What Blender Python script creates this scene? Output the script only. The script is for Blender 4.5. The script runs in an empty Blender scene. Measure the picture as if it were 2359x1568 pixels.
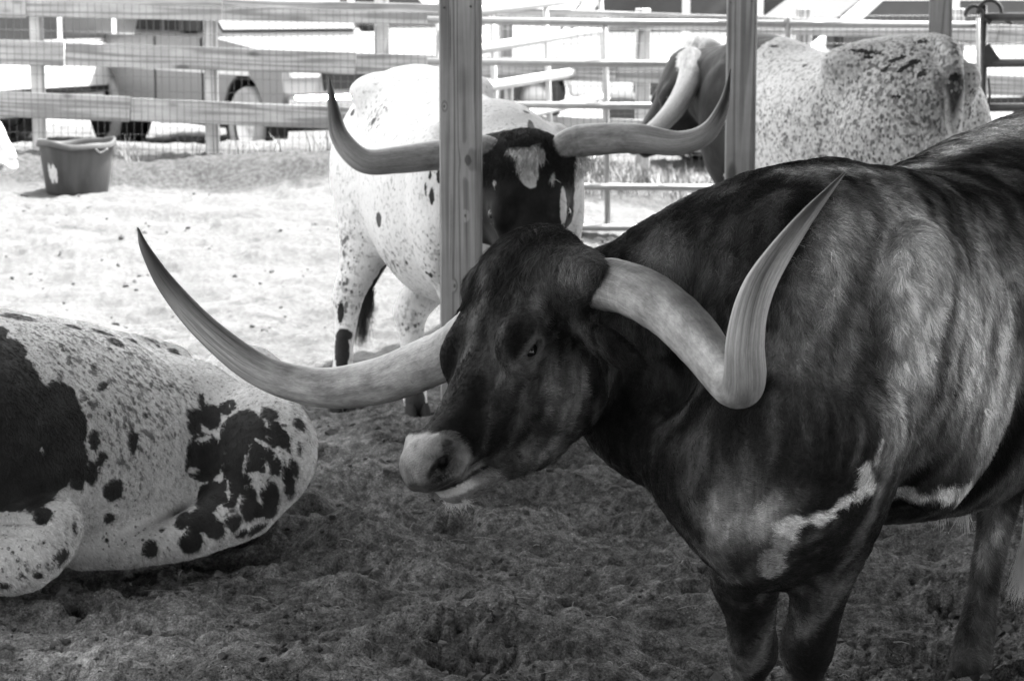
import bpy, math, numpy as np
from mathutils import Vector, Matrix
C = bpy.context.scene.collection
S = bpy.context.scene
rng = np.random.default_rng(7)

# ------------------------------------------------------------------ camera
CAMH, FPX, W0, H0 = 1.71, 5570.0, 2359.0, 1568.0
PITCH = math.atan((784 + 30) / FPX)
cd = bpy.data.cameras.new('camera'); cam = bpy.data.objects.new('camera', cd); C.objects.link(cam)
cam.location = (0, 0, CAMH); cam.rotation_euler = (math.pi/2 - PITCH, 0, 0)
cd.sensor_width = 36; cd.lens = FPX / W0 * 36; cd.clip_end = 2000; cd.clip_start = 0.1
cd.dof.use_dof = True; cd.dof.focus_distance = 4.95; cd.dof.aperture_fstop = 11
S.camera = cam
# ------------------------------------------------------------------ light
SUN = Vector((0.40, 0.20, 0.89)).normalized()
EL = math.asin(SUN.z); AZ = math.atan2(SUN.x, SUN.y)
w = bpy.data.worlds.new('World'); S.world = w; w.use_nodes = True
nt = w.node_tree; nt.nodes.clear()
sky = nt.nodes.new('ShaderNodeTexSky'); sky.sky_type = 'NISHITA'; sky.sun_disc = False
sky.sun_elevation = EL; sky.sun_rotation = AZ; sky.air_density = 1.5; sky.dust_density = 4
bw = nt.nodes.new('ShaderNodeRGBToBW'); bg = nt.nodes.new('ShaderNodeBackground'); bg.inputs[1].default_value = 0.15
wo = nt.nodes.new('ShaderNodeOutputWorld')
nt.links.new(sky.outputs[0], bw.inputs[0]); nt.links.new(bw.outputs[0], bg.inputs[0]); nt.links.new(bg.outputs[0], wo.inputs[0])
sd = bpy.data.lights.new('sun', 'SUN'); sd.energy = 3.2; sd.angle = math.radians(0.5); sd.color = (1, 0.995, 0.985)
so = bpy.data.objects.new('sun', sd); C.objects.link(so); so.rotation_euler = SUN.to_track_quat('Z', 'Y').to_euler()
so.location = (4, 3, 12)
S.view_settings.view_transform = 'Standard'; S.view_settings.look = 'None'
S.view_settings.exposure = 2.6; S.view_settings.gamma = 1
S.cycles.use_denoising = True; S.cycles.max_bounces = 8; S.cycles.diffuse_bounces = 4; S.cycles.transparent_max_bounces = 8

# ------------------------------------------------------------------ helpers
def at(px, py, Y):
    xc = (px - W0/2) / FPX; yc = -(py - H0/2) / FPX
    d = np.array([xc, math.cos(PITCH) + yc*math.sin(PITCH), -math.sin(PITCH) + yc*math.cos(PITCH)])
    return np.array([0, 0, CAMH]) + d * (Y / d[1])
def proj(P):
    P = np.asarray(P, float); q = P - np.array([0, 0, CAMH])
    z = q[..., 1]*math.cos(PITCH) - q[..., 2]*math.sin(PITCH)
    y = q[..., 1]*math.sin(PITCH) + q[..., 2]*math.cos(PITCH)
    return W0/2 + FPX*q[..., 0]/z, H0/2 - FPX*y/z, z
def nrm(v):
    v = np.asarray(v, float); return v / np.linalg.norm(v)
def tag(o, label=None, cat=None, group=None, kind=None):
    if label: o['label'] = label
    if cat: o['category'] = cat
    if group: o['group'] = group
    if kind: o['kind'] = kind
    return o
def empty(name, loc, label=None, cat=None, group=None, rz=0):
    o = bpy.data.objects.new(name, None); C.objects.link(o); o.location = loc; o.rotation_euler = (0, 0, rz)
    o.empty_display_size = .1
    return tag(o, label, cat, group)
def put(o, parent):
    """parent while keeping the child's world-space vertices"""
    if parent is not None:
        o.parent = parent
        m = Matrix.Translation(parent.location) @ parent.rotation_euler.to_matrix().to_4x4()
        o.matrix_parent_inverse = m.inverted()
    return o
def np_mesh(name, V, F, mat, parent=None, smooth=True, attrs=None, local=False):
    V = np.asarray(V, np.float32); F = np.asarray(F, np.int32); k = F.shape[1]
    me = bpy.data.meshes.new(name)
    me.vertices.add(len(V)); me.vertices.foreach_set('co', V.ravel())
    me.loops.add(F.size); me.loops.foreach_set('vertex_index', F.ravel())
    me.polygons.add(len(F)); me.polygons.foreach_set('loop_start', np.arange(0, F.size, k, dtype=np.int32))
    me.polygons.foreach_set('use_smooth', np.full(len(F), smooth, dtype=bool))
    me.update(calc_edges=True); me.validate()
    for n, a in (attrs or {}).items():
        a = np.asarray(a, np.float32)
        if a.ndim == 1: me.attributes.new(n, 'FLOAT', 'POINT').data.foreach_set('value', a)
        else: me.attributes.new(n, 'FLOAT_VECTOR', 'POINT').data.foreach_set('vector', a.ravel())
    if mat: me.materials.append(mat)
    o = bpy.data.objects.new(name, me); C.objects.link(o)
    if local: o.parent = parent
    else: put(o, parent)
    return o
class MB:
    """collects boxes, tubes and lathes, then builds ONE mesh object"""
    def __init__(s): s.v = []; s.f = []
    def add(s, V, F):
        b = len(s.v); s.v += [tuple(map(float, p)) for p in V]; s.f += [tuple(int(i)+b for i in f) for f in F]; return s
    def box(s, c, d, M=None, bev=0.0):
        c = np.asarray(c, float); d = np.asarray(d, float)/2
        if bev <= 0:
            V = np.array([(x, y, z) for x in (-1, 1) for y in (-1, 1) for z in (-1, 1)])*d
            F = [(0, 1, 3, 2), (4, 6, 7, 5), (0, 4, 5, 1), (2, 3, 7, 6), (0, 2, 6, 4), (1, 5, 7, 3)]
        else:
            b = min(bev, d.min()*.9); V = []; idx = {}
            for x in (-1, 1):
                for y in (-1, 1):
                    for z in (-1, 1):
                        for a in range(3):
                            p = np.array([x, y, z])*(d-b); p[a] += (x, y, z)[a]*b
                            idx[(x, y, z, a)] = len(V); V.append(p)
            F = []
            for a in range(3):
                u, v = [(1, 2), (2, 0), (0, 1)][a]
                for sg in (-1, 1):
                    q = []
                    for (i, j) in ((-1, -1), (1, -1), (1, 1), (-1, 1)):
                        k = [0, 0, 0]; k[a] = sg; k[u] = i; k[v] = j; q.append(idx[(*k, a)])
                    F.append(q if sg > 0 else q[::-1])
            for a in range(3):
                u, v = [(1, 2), (2, 0), (0, 1)][a]
                for i in (-1, 1):
                    for j in (-1, 1):
                        k0 = [0, 0, 0]; k0[u] = i; k0[v] = j; k0[a] = -1; k1 = list(k0); k1[a] = 1
                        F.append((idx[(*k0, u)], idx[(*k1, u)], idx[(*k1, v)], idx[(*k0, v)]))
            for x in (-1, 1):
                for y in (-1, 1):
                    for z in (-1, 1): F.append(tuple(idx[(x, y, z, a)] for a in range(3)))
            V = np.array(V)
        if M is not None: V = V @ np.asarray(M).T
        return s.add(V + c, F)
    def beam(s, a, b, w, h, up=(0, 0, 1), bev=0.004):
        a = np.asarray(a, float); b = np.asarray(b, float); x = nrm(b-a); y = nrm(np.cross(up, x)); z = np.cross(x, y)
        return s.box((a+b)/2, (np.linalg.norm(b-a), w, h), np.stack([x, y, z], 1), bev)
    def tube(s, pts, r, n=10, caps=True):
        P = np.asarray(pts, float); r = np.broadcast_to(np.asarray(r, float), (len(P),)); V = []
        T = np.gradient(P, axis=0); T /= np.linalg.norm(T, axis=1)[:, None]
        ref = np.array([0, 0, 1.0]) if abs(T[0][2]) < .9 else np.array([1.0, 0, 0])
        X = nrm(np.cross(ref, T[0]))
        for p, t, rr in zip(P, T, r):
            X = nrm(X - t*np.dot(X, t)); Yv = np.cross(t, X)
            for k in range(n):
                an = 2*math.pi*k/n; V.append(p + rr*(math.cos(an)*X + math.sin(an)*Yv))
        F = [(i*n+k, i*n+(k+1) % n, (i+1)*n+(k+1) % n, (i+1)*n+k) for i in range(len(P)-1) for k in range(n)]
        if caps: F += [tuple(range(n))[::-1], tuple((len(P)-1)*n + k for k in range(n))]
        return s.add(V, F)
    def lathe(s, prof, c=(0, 0, 0), n=40, M=None, caps=False):
        V = [(r*math.cos(2*math.pi*k/n), r*math.sin(2*math.pi*k/n), z) for r, z in prof for k in range(n)]
        V = np.array(V)
        if M is not None: V = V @ np.asarray(M).T
        F = [(i*n+k, i*n+(k+1) % n, (i+1)*n+(k+1) % n, (i+1)*n+k) for i in range(len(prof)-1) for k in range(n)]
        if caps: F += [tuple(range(n))[::-1], tuple((len(prof)-1)*n + k for k in range(n))]
        return s.add(V + np.asarray(c), F)
    def prism(s, poly, y0, y1):
        """side profile (x, z) extruded along y"""
        n = len(poly); V = [(x, y0, z) for x, z in poly] + [(x, y1, z) for x, z in poly]
        F = [tuple(range(n)), tuple(range(2*n-1, n-1, -1))] + [(k, n+k, n+(k+1) % n, (k+1) % n) for k in range(n)]
        return s.add(V, F)
    def build(s, name, mat, parent=None, smooth=False, local=False, bevel=0):
        me = bpy.data.meshes.new(name); me.from_pydata(s.v, [], s.f); me.update()
        if smooth:
            me.polygons.foreach_set('use_smooth', np.ones(len(me.polygons), dtype=bool))
        me.materials.append(mat); o = bpy.data.objects.new(name, me); C.objects.link(o)
        if bevel:
            m = o.modifiers.new('bevel', 'BEVEL'); m.width = bevel; m.segments = 2; m.limit_method = 'ANGLE'; m.angle_limit = .6
        if local: o.parent = parent
        else: put(o, parent)
        return o
# ---- numpy noise
def _hash(i, j, k, seed):
    h = (i.astype(np.int64)*374761393 + j.astype(np.int64)*668265263 + k.astype(np.int64)*2147483647 + seed*1274126177) & 0xffffffff
    h = ((h ^ (h >> 13))*1274126177) & 0xffffffff
    h = ((h ^ (h >> 16))*2246822519) & 0xffffffff
    return ((h ^ (h >> 15)) & 0xffff)/65535.0
def vn(P, seed=0):
    """value noise in [-1, 1]"""
    P = np.asarray(P, float); I = np.floor(P); f = P - I; f = f*f*f*(f*(f*6-15)+10); I = I.astype(np.int64); r = 0
    for a in (0, 1):
        for b in (0, 1):
            for c in (0, 1):
                wgt = (f[:, 0] if a else 1-f[:, 0])*(f[:, 1] if b else 1-f[:, 1])*(f[:, 2] if c else 1-f[:, 2])
                r = r + wgt*_hash(I[:, 0]+a, I[:, 1]+b, I[:, 2]+c, seed)
    return r*2 - 1
def fbm(P, sc, oct=3, seed=0, gain=.5):
    P = np.asarray(P, float)*sc; a = 1; r = 0; t = 0
    for o in range(oct): r = r + a*vn(P, seed+o*17); t += a; a *= gain; P = P*2.03 + 5.3
    return r/t
def sstep(a, b, x):
    t = np.clip((x-a)/(b-a), 0, 1); return t*t*(3-2*t)
# ---- material helper
class NT:
    def __init__(s, name, rough=.7, spec=.3):
        s.m = bpy.data.materials.new(name); s.m.use_nodes = True; s.t = s.m.node_tree
        s.b = s.t.nodes['Principled BSDF']; s.b.inputs['Roughness'].default_value = rough
        s.b.inputs['Specular IOR Level'].default_value = spec
    def n(s, typ, **kw):
        x = s.t.nodes.new('ShaderNode'+typ)
        for k, v in kw.items(): setattr(x, k, v)
        return x
    def l(s, a, b): s.t.links.new(a, b)
    def val(s, x, sock):
        if hasattr(x, 'is_output'): s.l(x, sock)
        else: sock.default_value = x
    def math(s, op, a, b=0.0, c=None):
        x = s.n('Math', operation=op); s.val(a, x.inputs[0]); s.val(b, x.inputs[1])
        if c is not None: s.val(c, x.inputs[2])
        return x.outputs[0]
    def smooth(s, x, a, b, lo=0.0, hi=1.0):
        m = s.n('MapRange', interpolation_type='SMOOTHSTEP'); s.val(x, m.inputs[0]); s.val(a, m.inputs[1]); s.val(b, m.inputs[2])
        m.inputs[3].default_value = lo; m.inputs[4].default_value = hi; return m.outputs[0]
    def lin(s, x, a, b, lo, hi):
        m = s.n('MapRange'); s.val(x, m.inputs[0]); s.val(a, m.inputs[1]); s.val(b, m.inputs[2])
        s.val(lo, m.inputs[3]); s.val(hi, m.inputs[4]); return m.outputs[0]
    def mix(s, f, a, b):
        m = s.n('Mix', data_type='FLOAT'); s.val(f, m.inputs[0]); s.val(a, m.inputs[2]); s.val(b, m.inputs[3]); return m.outputs[0]
    def noise(s, vec, scale, detail=3, rough=.55, dist=0):
        x = s.n('TexNoise'); s.l(vec, x.inputs['Vector']); x.inputs['Scale'].default_value = scale
        x.inputs['Detail'].default_value = detail; x.inputs['Roughness'].default_value = rough; x.inputs['Distortion'].default_value = dist
        return x.outputs[0]
    def attr(s, name):
        x = s.n('Attribute', attribute_name=name); return x
    def obj(s): return s.n('TexCoord').outputs['Object']
    def mapping(s, vec, scale=(1, 1, 1), rot=(0, 0, 0)):
        x = s.n('Mapping'); s.l(vec, x.inputs[0]); x.inputs['Scale'].default_value = scale; x.inputs['Rotation'].default_value = rot; return x.outputs[0]
    def color(s, v):
        s.val(v, s.b.inputs['Base Color']) if not isinstance(v, float) else setattr(s.b.inputs['Base Color'], 'default_value', (v, v, v, 1))
    def bump(s, h, strength=.3, dist=.01):
        x = s.n('Bump'); s.val(h, x.inputs['Height']); x.inputs['Strength'].default_value = strength; x.inputs['Distance'].default_value = dist
        s.l(x.outputs[0], s.b.inputs['Normal'])
def plain(name, v, rough=.6, spec=.3, metal=0, var=.12, sc=8):
    t = NT(name, rough, spec); t.b.inputs['Metallic'].default_value = metal
    n = t.noise(t.obj(), sc, 5); t.color(t.lin(n, .25, .75, v*(1-var), v*(1+var))); return t.m
# ------------------------------------------------------------------ organic bodies: smooth-union distance fields -> one mesh
def catmull(P, n):
    P = np.asarray(P, float); m = len(P); Q = np.vstack([2*P[0]-P[1], P, 2*P[-1]-P[-2]])
    t = np.linspace(0, m-1-1e-9, n); i = t.astype(int); u = (t-i)[:, None]
    a, b, c, d = Q[i], Q[i+1], Q[i+2], Q[i+3]
    return .5*((2*b) + (-a+c)*u + (2*a-5*b+4*c-d)*u**2 + (-a+3*b-3*c+d)*u**3)
class Body:
    def __init__(s): s.p = []
    def _add(s, f, lo, hi, k, op): s.p.append((f, np.asarray(lo, float), np.asarray(hi, float), k, op)); return s
    def tube(s, pts, rad, k=.05, flat=None, n=None, op='u'):
        """tapered chain; flat = (direction, factor): radius along direction is factor * r"""
        D = np.column_stack([np.asarray(pts, float), np.asarray(rad, float)])
        D = catmull(D, n or max(2, (len(D)-1)*4+1)) if len(D) > 2 else D
        P, R = D[:, :3], np.maximum(D[:, 3], .002); fd = None
        if flat is not None: fd, ff = nrm(flat[0]), flat[1]
        def f(X):
            best = np.full(len(X), 9.0)
            for a, b, ra, rb in zip(P[:-1], P[1:], R[:-1], R[1:]):
                ab = b-a; pa = X-a; t = np.clip(pa @ ab/(ab @ ab + 1e-12), 0, 1); q = pa - t[:, None]*ab
                if fd is not None:
                    c = q @ fd; q = q + np.outer(c*(1/ff-1), fd)
                d = np.sqrt((q*q).sum(1)) - (ra + (rb-ra)*t)
                if fd is not None: d = d*min(1, .5+ff/2)
                best = np.minimum(best, d)
            return best
        m = R.max()*(max(1, flat[1]) if flat else 1)
        return s._add(f, P.min(0)-m, P.max(0)+m, k, op)
    def ell(s, c, r, M=None, k=.05, op='u'):
        """ellipsoid; M columns are its axes"""
        c = np.asarray(c, float); r = np.asarray(r, float); M = np.eye(3) if M is None else np.asarray(M, float)
        def f(X):
            q = (X-c) @ M; a = np.sqrt(((q/r)**2).sum(1)); b = np.sqrt(((q/r**2)**2).sum(1)); return a*(a-1)/np.maximum(b, 1e-6)
        e = np.abs(M) @ r
        return s._add(f, c-e, c+e, k, op)
    def loft(s, o, a, l, u, ts, top, bot, wid, k=.06, ex=2.3, pear=0.0):
        o = np.asarray(o, float); B = np.stack([a, l, u], 1); ts = np.asarray(ts, float)
        D = catmull(np.column_stack([ts, top, bot, wid]), 120); D = D[np.argsort(D[:, 0])]
        def f(X):
            q = (X-o) @ B; t = np.clip(q[:, 0], ts[0], ts[-1]); dt = q[:, 0]-t
            tp = np.interp(t, D[:, 0], D[:, 1]); bt = np.interp(t, D[:, 0], D[:, 2]); wd = np.interp(t, D[:, 0], D[:, 3])
            ru = np.maximum((tp-bt)/2, .01); sv = (q[:, 2]-(tp+bt)/2)/ru; wd = np.maximum(wd*(1-pear*np.clip(sv, -1, 1)), .01)
            qq = (np.abs(q[:, 1]/wd)**ex + np.abs(sv)**ex)**(1/ex)
            d = (qq-1)*np.minimum(wd, ru)
            return np.where(np.abs(dt) > 0, np.sqrt(np.maximum(d, 0)**2+dt**2) + np.minimum(d, 0)*0, d)
        pts = [o + a*t + l*sl*wm + u*z for t in (ts[0], ts[-1]) for sl in (-1, 1) for wm in (max(wid)*1.1,) for z in (min(bot), max(top))]
        return s._add(f, np.min(pts, 0), np.max(pts, 0), k, 'u')
    def eval(s, X, far=.3):
        d = np.full(len(X), far)
        for f, lo, hi, k, op in s.p:
            e = k + .05; m = np.all((X > lo-e) & (X < hi+e), axis=1)
            if not m.any(): continue
            b = f(X[m]); a = d[m]
            if op == 'u':
                h = np.maximum(k-np.abs(a-b), 0)/k; d[m] = np.minimum(a, b) - h*h*k*.25
            else:
                b = -b; h = np.maximum(k-np.abs(a-b), 0)/k; d[m] = np.maximum(a, b) + h*h*k*.25
        return d
    def grid(s, cell):
        lo = np.min([p[1] for p in s.p if p[4] == 'u'], 0) - .06; hi = np.max([p[2] for p in s.p if p[4] == 'u'], 0) + .06
        n = np.ceil((hi-lo)/cell).astype(int)+1
        ax = [lo[i]+cell*np.arange(n[i]) for i in range(3)]
        d = np.full(n, .3, np.float32)
        for f, plo, phi, k, op in s.p:
            e = k + .05; i0 = np.maximum(np.floor((plo-e-lo)/cell).astype(int), 0); i1 = np.minimum(np.ceil((phi+e-lo)/cell).astype(int)+1, n)
            if (i1 <= i0).any(): continue
            G = np.stack(np.meshgrid(*[ax[i][i0[i]:i1[i]] for i in range(3)], indexing='ij'), -1).reshape(-1, 3)
            sl = tuple(slice(i0[i], i1[i]) for i in range(3)); a = d[sl].ravel(); b = f(G)
            if op == 'u': h = np.maximum(k-np.abs(a-b), 0)/k; r = np.minimum(a, b) - h*h*k*.25
            else: b = -b; h = np.maximum(k-np.abs(a-b), 0)/k; r = np.maximum(a, b) + h*h*k*.25
            d[sl] = r.reshape(d[sl].shape)
        return d, lo
    def mesh(s, cell, sub=1):
        d, lo = s.grid(cell); n = np.array(d.shape); neg = d < 0
        cor = [(a, b, c) for a in (0, 1) for b in (0, 1) for c in (0, 1)]
        cnt = sum(neg[a:n[0]-1+a, b:n[1]-1+b, c:n[2]-1+c].astype(np.int8) for a, b, c in cor)
        act = np.argwhere((cnt > 0) & (cnt < 8)); ids = np.full(n-1, -1, np.int64); ids[tuple(act.T)] = np.arange(len(act))
        cv = np.stack([d[act[:, 0]+a, act[:, 1]+b, act[:, 2]+c] for a, b, c in cor], 1).astype(float)
        acc = np.zeros((len(act), 3)); num = np.zeros(len(act))
        for i in range(8):
            for j in range(i+1, 8):
                df = np.array(cor[j])-np.array(cor[i])
                if np.abs(df).sum() != 1: continue
                x, y = cv[:, i], cv[:, j]; m = (x < 0) != (y < 0); t = np.where(m, x/np.where(m, x-y, 1), 0)
                acc += np.where(m[:, None], np.array(cor[i]) + t[:, None]*df, 0); num += m
        V = lo + cell*(act + acc/num[:, None]); F = []
        for ax in range(3):
            a0 = [slice(None)]*3; a1 = [slice(None)]*3; a0[ax] = slice(0, n[ax]-1); a1[ax] = slice(1, n[ax])
            x = neg[tuple(a0)]; y = neg[tuple(a1)]; E = np.argwhere(x != y); u, v = [(1, 2), (2, 0), (0, 1)][ax]
            ok = (E[:, u] > 0) & (E[:, v] > 0) & (E[:, u] < n[u]-1) & (E[:, v] < n[v]-1); E = E[ok]
            q = []
            for du, dv in ((1, 1), (0, 1), (0, 0), (1, 0)):
                I = E.copy(); I[:, u] -= du; I[:, v] -= dv; q.append(ids[tuple(I.T)])
            q = np.stack(q, 1); flip = ~x[tuple(E.T)]; q[flip] = q[flip][:, ::-1]; F.append(q)
        F = np.vstack(F); F = F[(F >= 0).all(1)]
        V = s.snap(V, cell, 3)
        for _ in range(sub):
            V, F = subdiv(V, F); cell /= 2; V = s.snap(V, cell, 2)
        return V, F
    def grad(s, V, h):
        g = np.stack([s.eval(V + h*e) - s.eval(V - h*e) for e in np.eye(3)], 1)/(2*h)
        return g
    def snap(s, V, cell, it):
        for _ in range(it):
            d = s.eval(V); g = s.grad(V, cell*.5); g2 = np.maximum((g*g).sum(1), .15)
            V = V - g*np.clip(d/g2, -cell, cell)[:, None]*.9
        return V
def subdiv(V, F):
    E = np.sort(np.stack([F, np.roll(F, -1, 1)], 2).reshape(-1, 2), 1)
    key = E[:, 0].astype(np.int64)*len(V)+E[:, 1]; uq, inv = np.unique(key, return_inverse=True)
    e0, e1 = uq//len(V), uq % len(V); n = len(V); M = (V[e0]+V[e1])/2; Cn = V[F].mean(1)
    em = (n + inv).reshape(-1, 4); cc = n + len(uq) + np.arange(len(F))
    Q = np.concatenate([np.stack([F[:, k], em[:, k], cc, em[:, k-1]], 1) for k in range(4)])
    return np.vstack([V, M, Cn]), Q
def normals(V, F):
    N = np.zeros_like(V); c = np.cross(V[F[:, 2]]-V[F[:, 0]], V[F[:, 3]]-V[F[:, 1]])
    for k in range(4): np.add.at(N, F[:, k], c)
    return N/np.maximum(np.linalg.norm(N, axis=1), 1e-12)[:, None]
def spot_field(V, N, spots, base=-.5):
    """coat markings: each spot is an ellipsoid sitting on the hide, found once on the surface that the sight line meets"""
    px, py, dz = proj(V); face = (N*(np.array([0, 0, CAMH])-V)).sum(1) > 0
    f = np.full(len(V), base)
    up = np.array([0, math.sin(PITCH), math.cos(PITCH)]); rt = np.array([1.0, 0, 0]); fw = np.cross(up, rt)
    for sp in spots:
        x, y, rx, ry = sp[:4]; ang = math.radians(sp[4]) if len(sp) > 4 else 0
        dd = np.where(face, np.hypot(px-x, py-y), 1e9); near = dd < 14
        if not near.any(): near = dd < dd.min()+6
        i = np.argmin(np.where(near, dz, 1e9)); c = V[i]; m = dz[i]/FPX
        q = V-c; a = q @ rt; b = q @ up; e = q @ fw
        a, b = a*math.cos(ang)+b*math.sin(ang), -a*math.sin(ang)+b*math.cos(ang)
        rx, ry = rx*m, ry*m; rd = max(rx, ry)*1.6
        qn = np.maximum(np.sqrt((a/rx)**2+(b/ry)**2+(e/rd)**2), 1e-4); dn = np.sqrt(a*a+b*b+e*e); f = np.maximum(f, np.where(qn > 1, dn*(1/qn-1), (1-qn)*min(rx, ry)))
    return f
def soft_field(V, N, spots):
    px, py, dz = proj(V); face = (N*(np.array([0, 0, CAMH])-V)).sum(1) > 0
    f = np.zeros(len(V)); up = np.array([0, math.sin(PITCH), math.cos(PITCH)]); rt = np.array([1.0, 0, 0]); fw = np.cross(up, rt)
    for sp in spots:
        x, y, rx, ry, a0 = sp[:5]; ang = math.radians(sp[5]) if len(sp) > 5 else 0
        dd = np.where(face, np.hypot(px-x, py-y), 1e9); near = dd < 14
        if not near.any(): near = dd < dd.min()+6
        i = np.argmin(np.where(near, dz, 1e9)); c = V[i]; m = dz[i]/FPX; q = V-c; a = q @ rt; b = q @ up; e = q @ fw
        a, b = a*math.cos(ang)+b*math.sin(ang), -a*math.sin(ang)+b*math.cos(ang)
        f = f + a0*np.exp(-((a/(rx*m))**2+(b/(ry*m))**2+(e/(max(rx, ry)*m*1.8))**2))
    return f
def coat(name, dark=.03, fleckdark=.05, fleckscale=48, rough=.62, sheen=.15, streak=.25, edge=.022, roan=0.0, spec=.12):
    t = NT(name, rough, spec)
    pos = t.attr('rpos').outputs['Vector']; tone = t.attr('tone').outputs['Fac']; patch = t.attr('patch').outputs['Fac']; fl = t.attr('fleck').outputs['Fac']
    n1 = t.math('SUBTRACT', t.noise(pos, 42, 4, .65), .5)
    pm = t.smooth(t.math('ADD', patch, t.math('MULTIPLY', n1, edge)), -.0025, .0025)
    sk = t.attr('skin').outputs['Fac']; st = t.noise(t.mapping(pos, (170, 170, 38)), 1, 3, .6); peb = t.n('TexVoronoi'); t.l(pos, peb.inputs['Vector']); peb.inputs['Scale'].default_value = 260
    vo = t.n('TexVoronoi'); t.l(t.mapping(pos, (1, 1, .75)), vo.inputs['Vector']); vo.inputs['Scale'].default_value = fleckscale
    r = t.math('MULTIPLY', fl, t.lin(t.noise(pos, 25, 2), .3, .7, .15, .75))
    fm = t.smooth(t.math('ADD', vo.outputs['Distance'], t.math('MULTIPLY', n1, .25)), t.math('ADD', r, .06), t.math('SUBTRACT', r, .06))
    fm = t.math('MULTIPLY', fm, t.smooth(fl, .02, .12))
    c = t.mix(fm, tone, t.math('MULTIPLY', t.lin(t.noise(pos, 30, 1), .3, .7, .6, 2.2), fleckdark))
    if roan:
        mo = t.smooth(t.math('ADD', t.noise(pos, 50, 5, .62), t.math('MULTIPLY', t.math('SUBTRACT', fl, .6), .14)), .47, .60); c = t.mix(t.math('MULTIPLY', mo, roan), c, .10)
    dk = t.math('MULTIPLY', t.lin(t.noise(pos, 14, 4), .3, .7, .55, 1.5), dark)
    c = t.mix(pm, c, dk)
    c = t.math('MULTIPLY', c, t.mix(sk, t.lin(st, .3, .7, 1-streak, 1+streak), t.lin(peb.outputs['Distance'], .1, .7, 1.06, .86)))
    t.l(t.lin(sk, 0, 1, rough, .38), t.b.inputs['Roughness']); t.l(t.lin(sk, 0, 1, spec, .35), t.b.inputs['Specular IOR Level'])
    t.color(c); t.bump(t.mix(sk, t.math('ADD', st, t.math('MULTIPLY', t.noise(pos, 30, 3), .6)), t.math('MULTIPLY', peb.outputs['Distance'], -.6)), .35, .006)
    t.b.inputs['Sheen Weight'].default_value = sheen; t.b.inputs['Sheen Roughness'].default_value = .5
    return t.m
def make_fur(name, V, F, N, n, length, radius, flow, mat, at_, parent, keep=None, lift=.35, seed=1, npt=4, jitter=.35, clump=.5):
    """short strands rooted in the hide"""
    r = np.random.default_rng(seed); A = np.linalg.norm(np.cross(V[F[:, 2]]-V[F[:, 0]], V[F[:, 3]]-V[F[:, 1]]), axis=1)/2
    c = V[F].mean(1)
    if keep is not None: A = A*keep(c, N[F[:, 0]])
    i = r.choice(len(F), n, p=A/A.sum()); u = r.random((n, 2)); q = F[i]
    wts = np.stack([(1-u[:, 0])*(1-u[:, 1]), u[:, 0]*(1-u[:, 1]), u[:, 0]*u[:, 1], (1-u[:, 0])*u[:, 1]], 1)
    P = (V[q]*wts[:, :, None]).sum(1); Nn = (N[q]*wts[:, :, None]).sum(1); Nn /= np.linalg.norm(Nn, axis=1)[:, None]
    T = flow(P, Nn); T = T + jitter*r.normal(size=(n, 3)) + .55*np.stack([vn(P*38+7*i_, 50+i_) for i_ in range(3)], 1); T = T - Nn*(T*Nn).sum(1)[:, None]; T /= np.maximum(np.linalg.norm(T, axis=1), 1e-6)[:, None]
    L = (length(P) if callable(length) else length)*r.uniform(.6, 1.25, n); lf = lift(P) if callable(lift) else lift
    t = np.linspace(0, 1, npt); Q = np.zeros((n, npt, 3)); lf = np.broadcast_to(lf, (n,))*r.uniform(.5, 1.5, n)
    for k, tk in enumerate(t):
        Q[:, k] = P - Nn*.001 + T*(L*tk)[:, None] + Nn*(L*lf*(tk*(1.3-.75*tk)))[:, None] - np.array([0, 0, 1.0])*(L*.12*tk*tk)[:, None]
    hc = bpy.data.hair_curves.new(name); hc.add_curves([npt]*n)
    hc.attributes['position'].data.foreach_set('vector', Q.astype(np.float32).ravel())
    ra = hc.attributes.get('radius') or hc.attributes.new('radius', 'FLOAT', 'POINT')
    ra.data.foreach_set('value', (np.outer(r.uniform(.7, 1.2, n), 1-.8*t)*radius).astype(np.float32).ravel())
    for k, a in at_.items():
        if a.ndim == 1:
            hc.attributes.new(k, 'FLOAT', 'CURVE').data.foreach_set('value', ((a[q]*wts).sum(1)*(r.uniform(.5, 1.5, n)*np.clip(1+1.5*clump*fbm(P*np.array([150, 150, 42]), 1, 2, 91), .25, 2.2) if k == 'tone' else 1)).astype(np.float32))
        else: hc.attributes.new(k, 'FLOAT_VECTOR', 'CURVE').data.foreach_set('vector', P.astype(np.float32).ravel())
    hc.materials.append(mat); o = bpy.data.objects.new(name, hc); C.objects.link(o); put(o, parent); return o
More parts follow.
